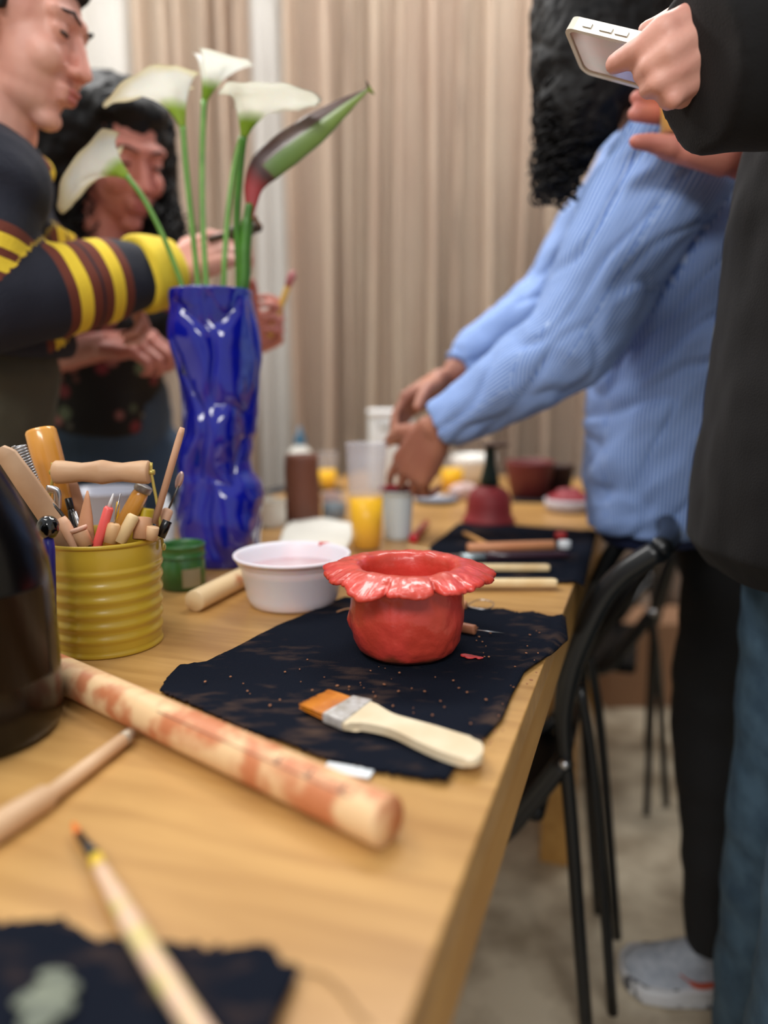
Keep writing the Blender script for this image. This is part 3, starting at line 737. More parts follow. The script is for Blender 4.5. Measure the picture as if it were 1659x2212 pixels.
blue_ball_tool()
tag(obj('wooden_block', blob(box(bmesh.new(), T(113, 1316, .7505)+Vector((0, .012, .022)), (.022, .024, .042), .2, .005), .0016, 4, wrinkle(60, .0015)), mat('orange_wood_block', (212, 156, 92), .5, var=(180, 96, 50), vscale=20), loc=T(113, 1316, .7505)),
    'small orange-tan wooden block squeezed between the dark jug and bucket', 'block')
# ------------------------------------------------------------------ dark jug
def dark_jug():
    c = Vector((-0.333, 0.552, 0.7502)); t = thing('glass_jug', 'large glossy black glass bottle cut off at the photo edge beside the bucket', 'bottle', c)
    prof = [(0, .004), (.05, .003), (.066, 0), (.0705, .004), (.073, .012), (.0735, .03), (.0732, .07), (.0722, .11), (.0700, .135), (.066, .152), (.060, .170), (.051, .190), (.042, .207), (.034, .225), (.027, .245), (.0215, .27), (.019, .30), (.018, .33),
            (.0205, .332), (.0205, .345), (.018, .347), (.0145, .346), (.014, .30), (0, .30)]
    m = mat('black_glass', (7, 6, 7), .22, coat=0, spec=.35); obj('body', lathe(bmesh.new(), prof, c, 96), m, t)
    bm = bmesh.new(); n = 26; vs = []
    for k in range(n+1):
        a = math.radians(-150 + k*5.6)
        vs.append([bm.verts.new(c + Vector((.0739*math.cos(a), .0739*math.sin(a), z))) for z in (.052, .122)])
    for p, q in zip(vs, vs[1:]): bm.faces.new((p[0], q[0], q[1], p[1]))
    bmesh.ops.solidify(bm, geom=bm.faces[:], thickness=.0004)
    obj('label', bm, mat('dark_brown_label', (40, 28, 28), .3), t)
dark_jug()

# ------------------------------------------------------------------ cobalt vase
VD = 1.14
def vase():
    ed = [(630, 363, 549), (645, 362, 549), (660, 363, 553), (700, 365, 560), (740, 374, 566), (780, 381, 567), (820, 385, 563), (860, 388, 561), (900, 390, 562), (940, 394, 560), (970, 388, 552), (1000, 384, 545), (1025, 384, 546),
          (1050, 386, 562), (1080, 380, 568), (1110, 377, 566), (1140, 380, 570), (1170, 384, 568), (1200, 395, 566), (1222, 404, 563)]
    lv = []
    for y, l, r in ed:
        a, b = W(l, y, VD), W(r, y, VD); lv.append((a.z, (a.x+b.x)/2, (b.x-a.x)/2))
    zt, zb = lv[0][0], .7512
    lv = [(z, x, r) for z, x, r in lv]; z1 = lv[-1][0]
    lv = [(zt - (zt-z)*(zt-zb)/(zt-z1), x, r) for z, x, r in lv][::-1]
    def at(z):
        for a, b in zip(lv, lv[1:]):
            if z <= b[0] or b is lv[-1]:
                f = max(0, min(1, (z-a[0])/(b[0]-a[0]))); return a[1]+(b[1]-a[1])*f, a[2]+(b[2]-a[2])*f
    c = Vector((at(zb)[0], VD, zb)); t_ = None
    bm = bmesh.new(); n = 150; N = 190; rings = []
    for i in range(N+1):
        z = zb + (zt-zb)*i/N; x, r = at(z); ring = []; f = i/N
        for k in range(n):
            a = 2*PI*k/n; ca, sa = math.cos(a), math.sin(a)
            p = Vector((ca*1.05, sa*1.05, z*11))
            w = noise.noise(p+Vector((2, 7, 1)))
            # crumpled folds: sharp creases between rounded bulges
            cr = 1-abs(noise.noise(Vector((ca*1.1, sa*1.1, z*8.5))+Vector((5, 5, 5))))*2
            front = max(0, -sa)
            amp = .35 + .65*front
            h = amp*(.020*w - .008*(max(0, cr-.62)/.38)**1.5 + .003*noise.noise(p*1.9)) + .0006*noise.noise(p*4.5)
            h *= min(1, (1-f)*9+.25)*min(1, f*8+.3)
            ring.append(bm.verts.new((x + (r-.002+h)*ca, VD + (min(r, .062)+h)*sa, z + (.0025*noise.noise(Vector((ca*2, sa*2, 1))) if i == N else 0))))
        rings.append(ring)
    for a, b in zip(rings, rings[1:]):
        for k in range(n): bm.faces.new((a[k], a[(k+1) % n], b[(k+1) % n], b[k]))
    last = rings[-1]; x, r = at(zt)
    for (dz, s) in ((.0015, .975), (.0, .94), (-.02, .92), (-.12, .86)):
        ring = [bm.verts.new((x + (v.co.x-x)*s, VD + (v.co.y-VD)*s, zt+dz)) for v in rings[-1]]
        for k in range(n): bm.faces.new((last[k], last[(k+1) % n], ring[(k+1) % n], ring[k]))
        last = ring
    bm.faces.new(list(reversed(last))); bm.faces.new(rings[0])
    m = mat('cobalt_glaze', (10, 20, 146), .12, var=(18, 14, 100), vscale=9, coat=.9, bump=.1, bscale=25, thr=(.5, .75))
    tag(obj('vase', bm, m, loc=c), 'tall crumpled cobalt blue glazed vase holding calla lilies', 'vase')
    return x, zt
VX, VZ = vase()

# ------------------------------------------------------------------ flowers
STEM = mat('green_stem', (112, 160, 70), .45, var=(92, 142, 56), vscale=30, coat=.15)
STEMD = mat('deep_green_stem', (66, 124, 30), .45, var=(52, 100, 26), vscale=20, coat=.15)
def petal_mat(name, green, mid, tip):
    return ramp_mat(name, 's', [(0, green), (.30, green), (.52, mid), (.86, mid), (1, tip)], .5, sub=.25, var=.10)
def spathe(base, top, tipdir, R, tip, curl, seed=0, open_=2.75, squash=.75, sag=0):
    """funnel rolled round the stem top that flares out to a pointed lip on one side"""
    ax = (top-base); L = ax.length; ax.normalize(); td = (tipdir - ax*tipdir.dot(ax)).normalized(); sd = ax.cross(td)
    bm = bmesh.new(); ns, nt_ = 34, 56; g = []; sv = []
    for i in range(ns+1):
        s = i/ns; row = []
        for k in range(nt_+1):
            a = -open_ + 2*open_*k/nt_
            fr = math.cos(a/2)**2
            r = R*(.10 + .42*s + .48*s**2.2)
            rad = td*math.cos(a)*r + sd*math.sin(a)*r*squash
            h = L*s*(.72+.28*fr*1.0) if s > 0 else 0
            p = base + ax*h + rad + td*(tip*s**3*fr**2) + td*(.15*R*s*s)
            p += Vector((0, 0, -sag*s**3*fr**3))
            # lip rolls back
            roll = max(0, s-.72)/.28
            p += (-ax)*(curl*roll**2*(1-.35*fr)) + (td*math.cos(a)+sd*math.sin(a))*(curl*.55*roll**1.5)
            p += Vector((noise.noise(p*34+Vector((seed, 0, 0))), noise.noise(p*34+Vector((0, seed, 0))), noise.noise(p*34+Vector((0, 0, seed)))))*.006*s**2.5
            v = bm.verts.new(p); row.append(v)
        g.append(row)
    for i in range(ns):
        for k in range(nt_): bm.faces.new((g[i][k], g[i][k+1], g[i+1][k+1], g[i+1][k]))
    n0 = len(bm.verts); ss = [i/ns for i in range(ns+1) for _ in range(nt_+1)]
    bm.verts.ensure_lookup_table(); lay = bm.verts.layers.float.new('s')
    for v, s in zip(bm.verts, ss): v[lay] = s
    bmesh.ops.solidify(bm, geom=bm.faces[:], thickness=.0014)
    return bm
FD = VD
def lily(label, stem_px, base_px, top_px, tipdir, R, tip, curl, m, seed, dz=0, sr=.0042, dtop=0, stemm=STEM, **kw):
    bd = FD + dtop
    base = W(base_px[0], base_px[1], bd); top = W(top_px[0], top_px[1], bd + kw.pop('dt', 0))
    t = thing('calla_lily', label, 'flower', W(stem_px[-1][0], stem_px[-1][1], FD), 'calla lilies in the blue vase')
    P = []
    n = len(stem_px)
    for i, (x, y) in enumerate(stem_px): P.append(W(x, y, FD + dtop*(1-i/(n-1)) + dz*math.sin(PI*i/(n-1))))
    foot = P[-1] + (P[-1]-P[-2]).normalized()*.10; foot.x = VX + (P[-1].x-VX)*.5; foot.z = VZ - .105
    obj('stem', T_(smoothpath([base]+P[1:]+[foot], 8), [sr*1.15]+[sr]*(len(P)*8), 14), stemm, t)
    obj('spathe', spathe(base, top, tipdir, R, tip, curl, seed, **kw), m, t)
    ax = (top-base).normalized(); L = (top-base).length
    obj('spadix', T_([base+ax*L*.15, base+ax*L*.4, base+ax*L*.72, base+ax*L*.78], [.003, .0045, .0038, .001], 12), mat('yellow_spadix', (228, 190, 60), .6, bump=.5, bscale=800), t)
G1 = petal_mat('calla_petal', (150, 186, 50), (246, 248, 244), (246, 246, 238))
G2 = petal_mat('calla_petal_yellowing', (168, 196, 70), (246, 247, 242), (238, 232, 208))
X = Vector((1, 0, 0)); Y = Vector((0, 1, 0)); Z = Vector((0, 0, 1))
lily('white calla lily second from the left, opening towards the window, petal tip hanging', [(395, 272), (402, 360), (413, 470), (430, 632)], (395, 274), (350, 128), -X+Z*-.5-Y*.5, .046, .030, .010, G2, 3, sag=.045)
lily('highest white calla lily, standing straight above the vase centre', [(440, 215), (437, 330), (438, 470), (446, 632)], (441, 218), (482, 92), X*.7+Y*.6, .040, .004, .006, G1, 11, dtop=.03)
lily('large white calla lily with its pointed lip reaching towards the curtain', [(525, 290), (519, 360), (512, 470), (515, 632)], (526, 296), (560, 168), X*1-Z*.1-Y*.45, .050, .038, .014, petal_mat('calla_petal_white', (138, 168, 40), (244, 244, 236), (240, 240, 230)), 17, stemm=STEMD, sr=.0052, sag=.004, dtop=-.03)
lily('lowest white calla lily drooping outwards in front of the curly-haired woman', [(274, 380), (312, 432), (352, 510), (380, 580), (397, 632)], (274, 380), (184, 318), -Z*.75-X*.6-Y*.4, .050, .012, .010, G2, 23, sr=.0038, dtop=-.02, sag=.03)
tag(obj('flower_stem', T_(smoothpath([W(522, 296, FD+.02), W(506, 360, FD+.02), W(494, 450, FD+.015), W(485, 560, FD), W(481, 632, FD), Vector((VX-.005, FD, VZ-.1))], 8), .0040, 12), STEM, loc=W(481, 632, FD)),
    'slender green stem curving up to the large calla lily', 'stem', 'calla lilies in the blue vase')
def strelitzia():
    t = thing('bird_of_paradise_bud', 'closed maroon and green bud pointing sideways on a thick green stem', 'flower', W(524, 632, FD-.012))
    d = FD-.012
    foot = Vector((VX+.012, FD-.01, VZ-.1))
    obj('stem', T_(smoothpath([foot, W(523, 632, d), W(529, 540, d), W(534, 480, d), W(540, 440, d)], 8), [.0105]*9+[.0112]*8+[.0105]*8+[.008]*7+[.005], 20, flat=.8), STEMD, t)
    P = [W(541, 480, d), W(543, 440, d), W(549, 400, d), W(572, 362, d), W(620, 322, d), W(680, 278, d), W(740, 232, d), W(800, 189, d)]
    sp_ = smoothpath(P, 8); n = len(sp_)
    R = [.003, .0085, .014, .0225, .024, .021, .012, .001]; rr = [R[min(i//8, 6)]*(1-(i % 8)/8) + R[min(i//8+1, 7)]*((i % 8)/8) for i in range(n)]
    bm = T_(sp_, [q*.42 for q in rr], 24, flat=2.4)
    me = bpy.data.meshes.new('b'); bm.to_mesh(me); bm.free()
    # flat axis lies across the beak: swap so that the blade is tall and thin
    co = coords(me); cen = [min(range(n), key=lambda i: (sp_[i]-Vector(c)).length) for c in co]
    for v, i in zip(me.vertices, cen):
        q = v.co - sp_[i]; dd = (sp_[min(i+1, n-1)]-sp_[max(i-1, 0)]).normalized(); w = dd.cross(Y).normalized()
        k = q.dot(w); h = q.dot(Y); rad = q.length
    vals = []
    for v, i in zip(me.vertices, cen):
        q = v.co - sp_[i]; dd = (sp_[min(i+1, n-1)]-sp_[max(i-1, 0)]).normalized(); up = Y.cross(dd).normalized()
        if up.z < 0: up = -up
        k = q.dot(up)/max(rr[i], 1e-4); f = i/(n-1)
        vals.append(f*.5 + (.5 if (f > .42 and k < .25) else 0))
    set_attr(me, 's', vals)
    m = ramp_mat('bract', 's', [(0, (150, 52, 50)), (.16, (150, 44, 46)), (.22, (64, 38, 36)), (.5, (84, 54, 42)), (.72, (84, 98, 56)), (.78, (96, 128, 56)), (1, (128, 150, 66))], .4, coat=.3, var=.05)
    obj('bract', me, m, t)
    obj('dry_tip', T_(smoothpath([W(548, 470, d), W(556, 480, d), W(566, 491, d)], 4), [.005]*3+[.003]*3+[.002]*2+[.0008], 8), mat('dry_brown', (110, 80, 62), .8), t)
strelitzia()

# ------------------------------------------------------------------ jars, bowl, cups near the vase
def frosted(name, col, a=.45, rough=.25):
    m = mat(name, col, rough); nt = m.node_tree; b = nt.nodes['Principled BSDF']
    tr = nt.nodes.new('ShaderNodeBsdfTransparent'); mx = nt.nodes.new('ShaderNodeMixShader'); mx.inputs[0].default_value = a
    out = nt.nodes['Material Output']; nt.links.new(tr.outputs[0], mx.inputs[1]); nt.links.new(b.outputs[0], mx.inputs[2]); nt.links.new(mx.outputs[0], out.inputs[0]); return m
CLEAR = frosted('frosted_cup_plastic', (226, 226, 234), .15)
CLEARER = frosted('clear_cup_plastic', (235, 235, 235), .09, .08)
def cup_plastic(name, zf, lo=.03, hi=.24):
    m = frosted(name, (226, 226, 234), hi); nt = m.node_tree; mx = [n for n in nt.nodes if n.type == 'MIX_SHADER'][0]
    tc = nt.nodes.new('ShaderNodeTexCoord'); sx = nt.nodes.new('ShaderNodeSeparateXYZ'); mr = nt.nodes.new('ShaderNodeMapRange')
    mr.inputs[1].default_value = zf-.001; mr.inputs[2].default_value = zf+.012; mr.inputs[3].default_value = lo; mr.inputs[4].default_value = hi
    nt.links.new(tc.outputs['Object'], sx.inputs[0]); nt.links.new(sx.outputs['Z'], mr.inputs[0]); nt.links.new(mr.outputs[0], mx.inputs[0]); return m
def base_at(px, py, r):  # centre of a foot whose front edge shows at this pixel
    p = T(px, py); return Vector((p.x*(p.y+r)/p.y, p.y + r, .7503))
def bowl():
    c = base_at(634, 1328, .053); t = thing('plastic_bowl', 'white plastic tub with milky pink water behind the pot', 'bowl', c)
    H = .063; prof = [(0, .002), (.048, .0015), (.052, .000), (.0545, .004), (.058, .012), (.0645, H-.016), (.066, H-.014), (.066, H-.010), (.0695, H-.008), (.070, H-.003), (.0725, H-.003), (.0740, H-.001), (.0740, H+.001), (.0725, H+.002), (.0690, H+.001), (.0675, H-.004), (.0640, H-.012), (.056, .012), (.050, .005), (0, .004)]
    m = mat('milky_plastic', (238, 236, 244), .35, var=(244, 226, 232), vscale=14, sub=.2)
    obj('body', lathe(bmesh.new(), prof, c, 72), m, t)
    obj('water', lathe(bmesh.new(), [(0, .044), (.0625, .044), (.0625, .042), (0, .042)], c, 48), mat('milky_pink_water', (238, 214, 216), .08, var=(232, 190, 192), vscale=30), t)
    bm = bmesh.new()
    q = c + Vector((.035, .063, H)); ell(bm, q + Vector((.002, -.002, .0008)), (.007, .002, .002)); ell(bm, q+Vector((-.004, -.001, -.001)), (.003, .0015, .004))
    obj('paint_splash', bm, REDP, t)
bowl()
def green_jar():
    c = base_at(398, 1281, .030); t = thing('paint_jar', 'small dark green paint jar with blank white label beside the bucket', 'jar', c)
    prof = [(0, 0), (.027, 0), (.030, .003), (.030, .040), (.028, .043), (.028, .0445), (.0315, .0455), (.0315, .0465), (.0305, .047), (.0305, .058), (.0315, .0585), (.0315, .061), (.0285, .062), (.0275, .058), (.0265, .03), (0, .03)]
    obj('body', lathe(bmesh.new(), prof, c, 56), mat('green_plastic', (52, 110, 50), .3, var=(40, 88, 38), vscale=20, coat=.3), t)
    bm = bmesh.new(); vs = []
    for k in range(9):
        a = math.radians(-78 + k*6.5); vs.append([bm.verts.new(c + Vector((.0303*math.cos(a), .0303*math.sin(a), z))) for z in (.006, .031)])
    for p, q in zip(vs, vs[1:]): bm.faces.new((p[0], q[0], q[1], p[1]))
    bmesh.ops.solidify(bm, geom=bm.faces[:], thickness=.0003)
    obj('label', bm, mat('label_paper', (236, 240, 236), .6), t)
green_jar()
def cup(name, label, cat, px, py, rb, rt, h, m, fill=None, fillm=None, wall=.0009, group=None, lip=True):
    c = base_at(px, py, rb); t = thing(name, label, cat, c, group)
    prof = [(0, .001), (rb*.9, .001), (rb*.97, 0), (rb, .002)] + [(rb+(rt-rb)*k/8, .002+(h-.002)*k/8) for k in range(1, 9)]
    if lip: prof += [(rt+.0015, h), (rt+.0015, h+.0015), (rt, h+.002)]
    prof += [(rt-wall, h-.001)] + [(rb+(rt-rb)*k/8-wall, .003+(h-.003)*k/8) for k in range(7, -1, -1)] + [(0, .003)]
    obj('cup_wall' if fill else 'body', lathe(bmesh.new(), prof, c, 56), m, t)
    if fill:
        f = fill/h; r2 = rb+(rt-rb)*f
        obj('juice', lathe(bmesh.new(), [(0, .0036), (rb-wall*2.2, .0036), (r2-wall*2.2, fill), (0, fill)], c, 48), fillm, t)
    return c
JUICE = mat('orange_juice', (255, 196, 0), .3, spec=.3)
cup('juice_cup', 'tall frosted cup half full of yellow juice behind the red pot', 'cup', 792, 1193, .0255, .0345, .178, cup_plastic('tall_cup_plastic', .088), .088, JUICE)
c_ = cup('white_cup', 'plain white cup with a red stick laid over it under the reaching hands', 'cup', 859, 1168, .024, .0285, .085, mat('white_ceramic', (208, 220, 224), .35))
tag(obj('red_crayon', dowel(c_+Vector((-.034, -.015, .093)), c_+Vector((.022, .006, .092)), .0062, 16, .3), mat('crimson_wax', (150, 34, 46), .45), loc=c_+Vector((0, 0, .09))), 'dark red crayon lying across the mouth of the white cup', 'crayon')
def marker():
    A, B = T(893, 1163, .758), T(921, 1130, .758); t = thing('red_marker', 'glossy crimson marker on the table beside the white cup', 'marker', A)
    obj('body', dowel(A, B, .0078, 20, .25), mat('crimson_gloss', (170, 22, 40), .25, coat=.5), t)
    d = (B-A).normalized(); obj('cap', dowel(A-d*.004, A+d*.012, .0084, 20, .2), mat('crimson_cap', (196, 30, 48), .25, coat=.5), t)
marker()
g = coons([T(600, 1190, .751), T(690, 1192, .751), T(750, 1192, .751)], [T(632, 1128, .751), T(700, 1126, .751), T(758, 1136, .751)], [T(600, 1190, .751), T(612, 1150, .751), T(632, 1128, .751)], [T(750, 1192, .751), T(762, 1160, .751), T(758, 1136, .751)], 24, 18)
for row in g:
    for p in row: p.z += .006 + .006*noise.noise(p*16)
tag(obj('paper_towel', grid_mesh(g, .0012), mat('white_paper_towel', (232, 230, 220), .8, bump=.4, bscale=200), loc=T(680, 1160, .751)), 'crumpled white paper towel lying behind the white tub', 'paper towel')
# ---- further down the tables
def brown_tube():
    c = base_at(654, 1132, .034); t = c
    bm = bmesh.new(); pr = [(0, 0)]+[(.0365 - .003*k/14, .135*k/14) for k in range(15)]+[(.030, .137), (.0295, .13), (.03, .02), (0, .02)]
    pr[1] = (.036, 0)
    bm = lathe(bm, pr, c, 48)
    for v in bm.verts: v.co += Vector((1, 1, .4))*.003*noise.noise(v.co*18)
    tag(obj('clay_cylinder', bm, mat('brown_clay', (118, 70, 52), .6, var=(98, 58, 42), vscale=12), loc=c), 'tall dark brown unfired clay cylinder behind the white tub', 'clay cylinder')
brown_tube()
cup('paint_jar', 'frosted jar of teal paint between brown cylinder and tall juice cup', 'jar', 722, 1124, .026, .026, .052, CLEAR, .030, mat('teal_paint', (52, 92, 104), .4), group=None)
cup('white_jar', 'low white jar just beside the blue vase foot', 'jar', 588, 1142, .028, .028, .050, mat('ivory_jar', (224, 220, 208), .5))
cup('juice_cup', 'small clear cup of yellow juice behind the brown clay cylinder', 'cup', 708, 1062, .022, .028, .100, cup_plastic('small_cup_plastic', .055, .03, .12), .055, JUICE)
cup('juice_cup', 'clear cup of yellow juice beside the green-necked clay vase', 'cup', 976, 1062, .028, .034, .082, cup_plastic('short_cup_plastic', .058, .03, .12), .058, JUICE)
def squeeze_bottle():
    c = base_at(650, 1060, .03); t = thing('squeeze_bottle', 'white plastic bottle with a blue cap behind the brown clay cylinder', 'bottle', c)
    obj('body', lathe(bmesh.new(), [(0, 0), (.029, 0), (.031, .004), (.031, .09), (.028, .105), (.014, .118), (.014, .125), (0, .125)], c, 40), mat('cream_plastic', (232, 230, 222), .35), t)
    obj('cap', lathe(bmesh.new(), [(.015, .120), (.015, .138), (.006, .15), (.004, .168), (0, .168)], c, 24), mat('blue_cap', (60, 110, 140), .4), t)
squeeze_bottle()
def white_box():
    c = T(844, 1062, .7505)+Vector((.0, .05, 0)); t = thing('storage_tub', 'upright white plastic container with a grey print behind the reaching hand', 'container', c)
    obj('body', box(bmesh.new(), c+Vector((0, 0, .10)), (.115, .08, .20), .1, .01), mat('cold_white_plastic', (226, 230, 230), .4), t)
    obj('lid', box(bmesh.new(), c+Vector((0, 0, .206)), (.122, .087, .016), .1, .006), mat('white_lid', (238, 240, 240), .4), t)
    obj('print', box(bmesh.new(), c+Vector((-.014, -.041, .168)), (.03, .002, .016), .1), mat('grey_print', (180, 180, 176), .6), t)
white_box()
def green_red_vase():
    c = base_at(1055, 1140, .05); t = thing('bell_vase', 'red bell-shaped clay vase with a narrow dark green neck and flat brown top', 'vase', c)
    obj('body', lathe(bmesh.new(), [(0, 0), (.050, 0), (.054, .004), (.052, .010), (.046, .018), (.045, .035), (.043, .052), (.037, .066), (.026, .074), (.015, .077), (0, .077)], c, 48), mat('matte_red_clay', (148, 42, 46), .6, var=(128, 34, 38), vscale=14), t)
    obj('neck', lathe(bmesh.new(), [(.016, .074), (.020, .082), (.016, .10), (.011, .120), (.010, .150), (.012, .156), (0, .156)], c, 32), mat('dark_green_glaze', (22, 44, 30), .4), t)
    obj('top', lathe(bmesh.new(), [(0, .153), (.018, .154), (.030, .157), (.030, .161), (.02, .160), (0, .159)], c + Vector((.008, 0, 0)), 32), mat('brown_glaze', (66, 40, 34), .5), t)
green_red_vase()
def clay_bowl(label, px, py, rb, rt, h, m):
    c = base_at(px, py, rb); bm = lathe(bmesh.new(), [(0, 0), (rb*.9, 0), (rb, .003), (rt*.98, h-.004), (rt, h), (rt-.005, h+.001), (rt-.008, h-.004), (rb-.004, .010), (0, .008)], c, 48)
    for v in bm.verts: v.co += Vector((1, 1, .6))*.004*noise.noise(v.co*14)
    tag(obj('clay_bowl', bm, m, loc=c), label, 'bowl')
clay_bowl('deep dark red clay bowl beyond the bell vase', 1142, 1082, .046, .062, .092, mat('dark_red_clay', (104, 30, 34), .5, var=(112, 52, 54), vscale=7))
clay_bowl('dark brown clay bowl overlapping the deep red bowl', 1204, 1074, .030, .040, .078, mat('umber_clay', (58, 28, 20), .6))
def red_dish():
    c = base_at(1228, 1110, .045); t = thing('clay_dish', 'low white dish heaped with dark red clay at the table end', 'dish', c)
    obj('dish', lathe(bmesh.new(), [(0, 0), (.045, 0), (.052, .006), (.054, .026), (.051, .027), (.048, .01), (0, .006)], c, 40), mat('white_dish', (206, 200, 206), .4), t)
    bm = ell(bmesh.new(), c+Vector((-.002, 0, .026)), (.047, .045, .016)); cap(bm, c+Vector((-.02, 0, .035)), c+Vector((.012, 0, .038)), .014)
    obj('clay_lump', blob(bm, .003, 3, wrinkle(40, .003)), mat('crimson_clay', (142, 30, 44), .5), t)
red_dish()
def far_cloth(label, pts, m, nm='black_mat'):
    P = [T(x, y, .7503) for x, y in pts]; c = sum(P, Vector())/len(P)
    tag(obj(nm, prism(bmesh.new(), [(p.x, p.y) for p in P], .7503, .7535), m, smooth=False, loc=c), label, 'mat')
far_cloth('black mat under the dark red clay bowls at the far table end', [(1105, 1086), (1282, 1090), (1283, 1066), (1110, 1064)], mat('black_felt', (20, 22, 28), .9))
far_cloth('dark mat near the far window side under the small juice cup', [(560, 1066), (742, 1062), (742, 1054), (600, 1054)], mat('black_felt_blue', (22, 24, 34), .9))
def lump(name, label, cat, px, py, rx, ry, rz, m, seed=0):
    c = base_at(px, py, ry); bm = ell(bmesh.new(), c+Vector((0, 0, rz*.92)), (rx, ry, rz))
    tag(obj(name, blob(bm, max(.0018, rx*.07), 2, wrinkle(38+seed, rx*.16)), m, loc=c), label, cat)
lump('tissue', 'crumpled pinkish tissue behind the bell vase', 'tissue', 1000, 1082, .036, .022, .022, mat('pink_tissue', (206, 178, 172), .8), 3)
lump('clay_lump', 'lump of brown clay behind the frosted teal jar', 'clay lump', 716, 1096, .024, .018, .018, mat('tan_clay', (150, 100, 72), .8), 5)
c = base_at(940, 1092, .05)
tag(obj('metal_tray', lathe(bmesh.new(), [(0, 0), (.045, 0), (.052, .010), (.055, .011), (.05, .008), (.044, .003), (0, .003)], c, 40), mat('blue_grey_tin', (150, 156, 170), .3, metal=.4), loc=c), 'shallow blue-grey tray under the reaching hands', 'tray')
c = base_at(1022, 1049, .045)
tag(obj('white_bowl', lathe(bmesh.new(), [(0, 0), (.03, 0), (.045, .02), (.062, .06), (.064, .082), (.061, .082), (.058, .06), (.04, .02), (0, .008)], c, 40), mat('glossy_white_bowl', (238, 236, 230), .25, coat=.4), loc=c), 'round white bowl behind the green-necked vase', 'bowl')
c = base_at(236, 1215, .05)
tag(obj('clear_tub', lathe(bmesh.new(), [(0, 0), (.046, 0), (.05, .004), (.062, .105), (.065, .106), (.065, .109), (.060, .108), (.048, .006), (0, .003)], c, 48), frosted('grey_frosted_plastic', (206, 208, 222), .72), loc=c), 'frosted grey plastic tub standing behind the yellow bucket', 'tub')
tag(obj('white_squeeze_tube', lathe(bmesh.new(), [(0, 0), (.012, 0), (.014, .003), (.014, .07), (.010, .085), (.006, .09), (.006, .10), (0, .10)], base_at(362, 1205, .014), 24), mat('white_tube', (222, 226, 230), .4), loc=base_at(362, 1205, .014)), 'white plastic bottle between bucket and blue vase', 'bottle')
tag(obj('loose_thread', T_(smoothpath([T(648, 2098, .7512), T(700, 2108, .7512), T(745, 2150, .7512), T(775, 2190, .7512), T(800, 2212, .7512)], 5), .0005, 6), mat('brown_thread', (120, 90, 56), .8), loc=T(648, 2098, .7512)), 'loose brown thread trailing from the near cloth corner', 'thread')
# ---- low things on the floor beyond
tag(obj('cardboard_box', box(bmesh.new(), W(1392, 1360, 2.42)*Vector((1, 1, 0)) + Vector((0, 0, .142)) if False else Vector((W(1385, 1400, 2.42).x, 2.36, .14)), (.34, .20, .28), .05, .004), mat('brown_cardboard', (150, 112, 84), .8), smooth=False, loc=(W(1385, 1400, 2.42).x, 2.36, 0)), 'brown cardboard box on the floor by the curtain beyond the chairs', 'box')

# dried paint stain on the near cloth
rs = random.Random(4); c = T(80, 2165, .7590); bm = bmesh.new()
for k in range(16): ell(bm, T(95 + rs.gauss(0, 26), 2160 + rs.gauss(0, 34), .7588), (rs.uniform(.003, .009), rs.uniform(.003, .007), .0012), None, 12, 8)
tag(obj('paint_stain', bm, mat('grey_green_paint', (128, 134, 116), .8, var=(96, 102, 92), vscale=80), loc=c), 'dried grey-green paint blotch on the near black cloth corner', 'paint stain')
# ------------------------------------------------------------------ people
def headM(c, yaw, pitch=0, roll=0, s=1.0):
    R = Matrix.Rotation(math.radians(yaw), 4, 'Z') @ Matrix.Rotation(math.radians(pitch), 4, 'Y') @ Matrix.Rotation(math.radians(roll), 4, 'X')
    return Matrix.Translation(c) @ R @ Matrix.Scale(s, 4)
def head_prims(bm, M_, neck):
    R = M_.to_3x3(); f = lambda x, y, z: M_ @ Vector((x, y, z))
    ell(bm, f(-.015, 0, .035), (.098, .077, .088), R); ell(bm, f(.034, 0, -.025), (.055, .060, .085), R)
    ell(bm, f(.030, 0, -.072), (.052, .050, .036), R); ell(bm, f(.066, 0, -.100), (.021, .022, .017), R)
    cap(bm, f(.086, 0, .018), f(.107, 0, -.026), .0075, .0105); ell(bm, f(.109, 0, -.028), (.0105, .010, .009), R)
    for s in (-1, 1):
        ell(bm, f(.098, s*.013, -.031), (.010, .008, .008), R); ell(bm, f(.062, s*.036, -.026), (.027, .024, .026), R)
        cap(bm, f(.082, s*.008, .034), f(.070, s*.045, .032), .0125, .011)
        ell(bm, f(.074, s*.032, .012), (.014, .016, .011), R)
        ell(bm, f(-.006, s*.080, -.004), (.019, .008, .031), R); ell(bm, f(-.004, s*.076, -.02), (.012, .010, .014), R)
    cap(bm, f(.090, -.017, -.056), f(.090, .017, -.056), .0078); cap(bm, f(.088, -.014, -.067), f(.088, .014, -.067), .0082)
    cap(bm, f(-.018, 0, -.05), neck, .056, .060); cap(bm, f(.01, 0, -.07), neck, .040, .050)
def face_parts(M_, t):
    f = lambda x, y, z: M_ @ Vector((x, y, z)); R = M_.to_3x3()
    for s in (-1, 1):
        obj('eye', ell(bmesh.new(), f(.0835, s*.032, .008), (.0050, .0115, .0032), R), M['eye'], t)
        obj('eyebrow', chain(bmesh.new(), [f(.0945, s*.014, .032), f(.091, s*.032, .038), f(.074, s*.052, .033)], [.0018, .0026, .0014], 8), M['hair'], t)
    bm = chain(bmesh.new(), [f(.0905, -.022, -.0585), f(.0990, -.008, -.0555), f(.0995, .008, -.0555), f(.0905, .022, -.0585)], [.002, .0042, .0042, .002], 10)
    chain(bm, [f(.0890, -.020, -.0625), f(.0965, -.006, -.0665), f(.0965, .006, -.0665), f(.0890, .020, -.0625)], [.002, .0050, .0050, .002], 10)
    obj('lips', blob(bm, .0016, 2), M['lips'], t)
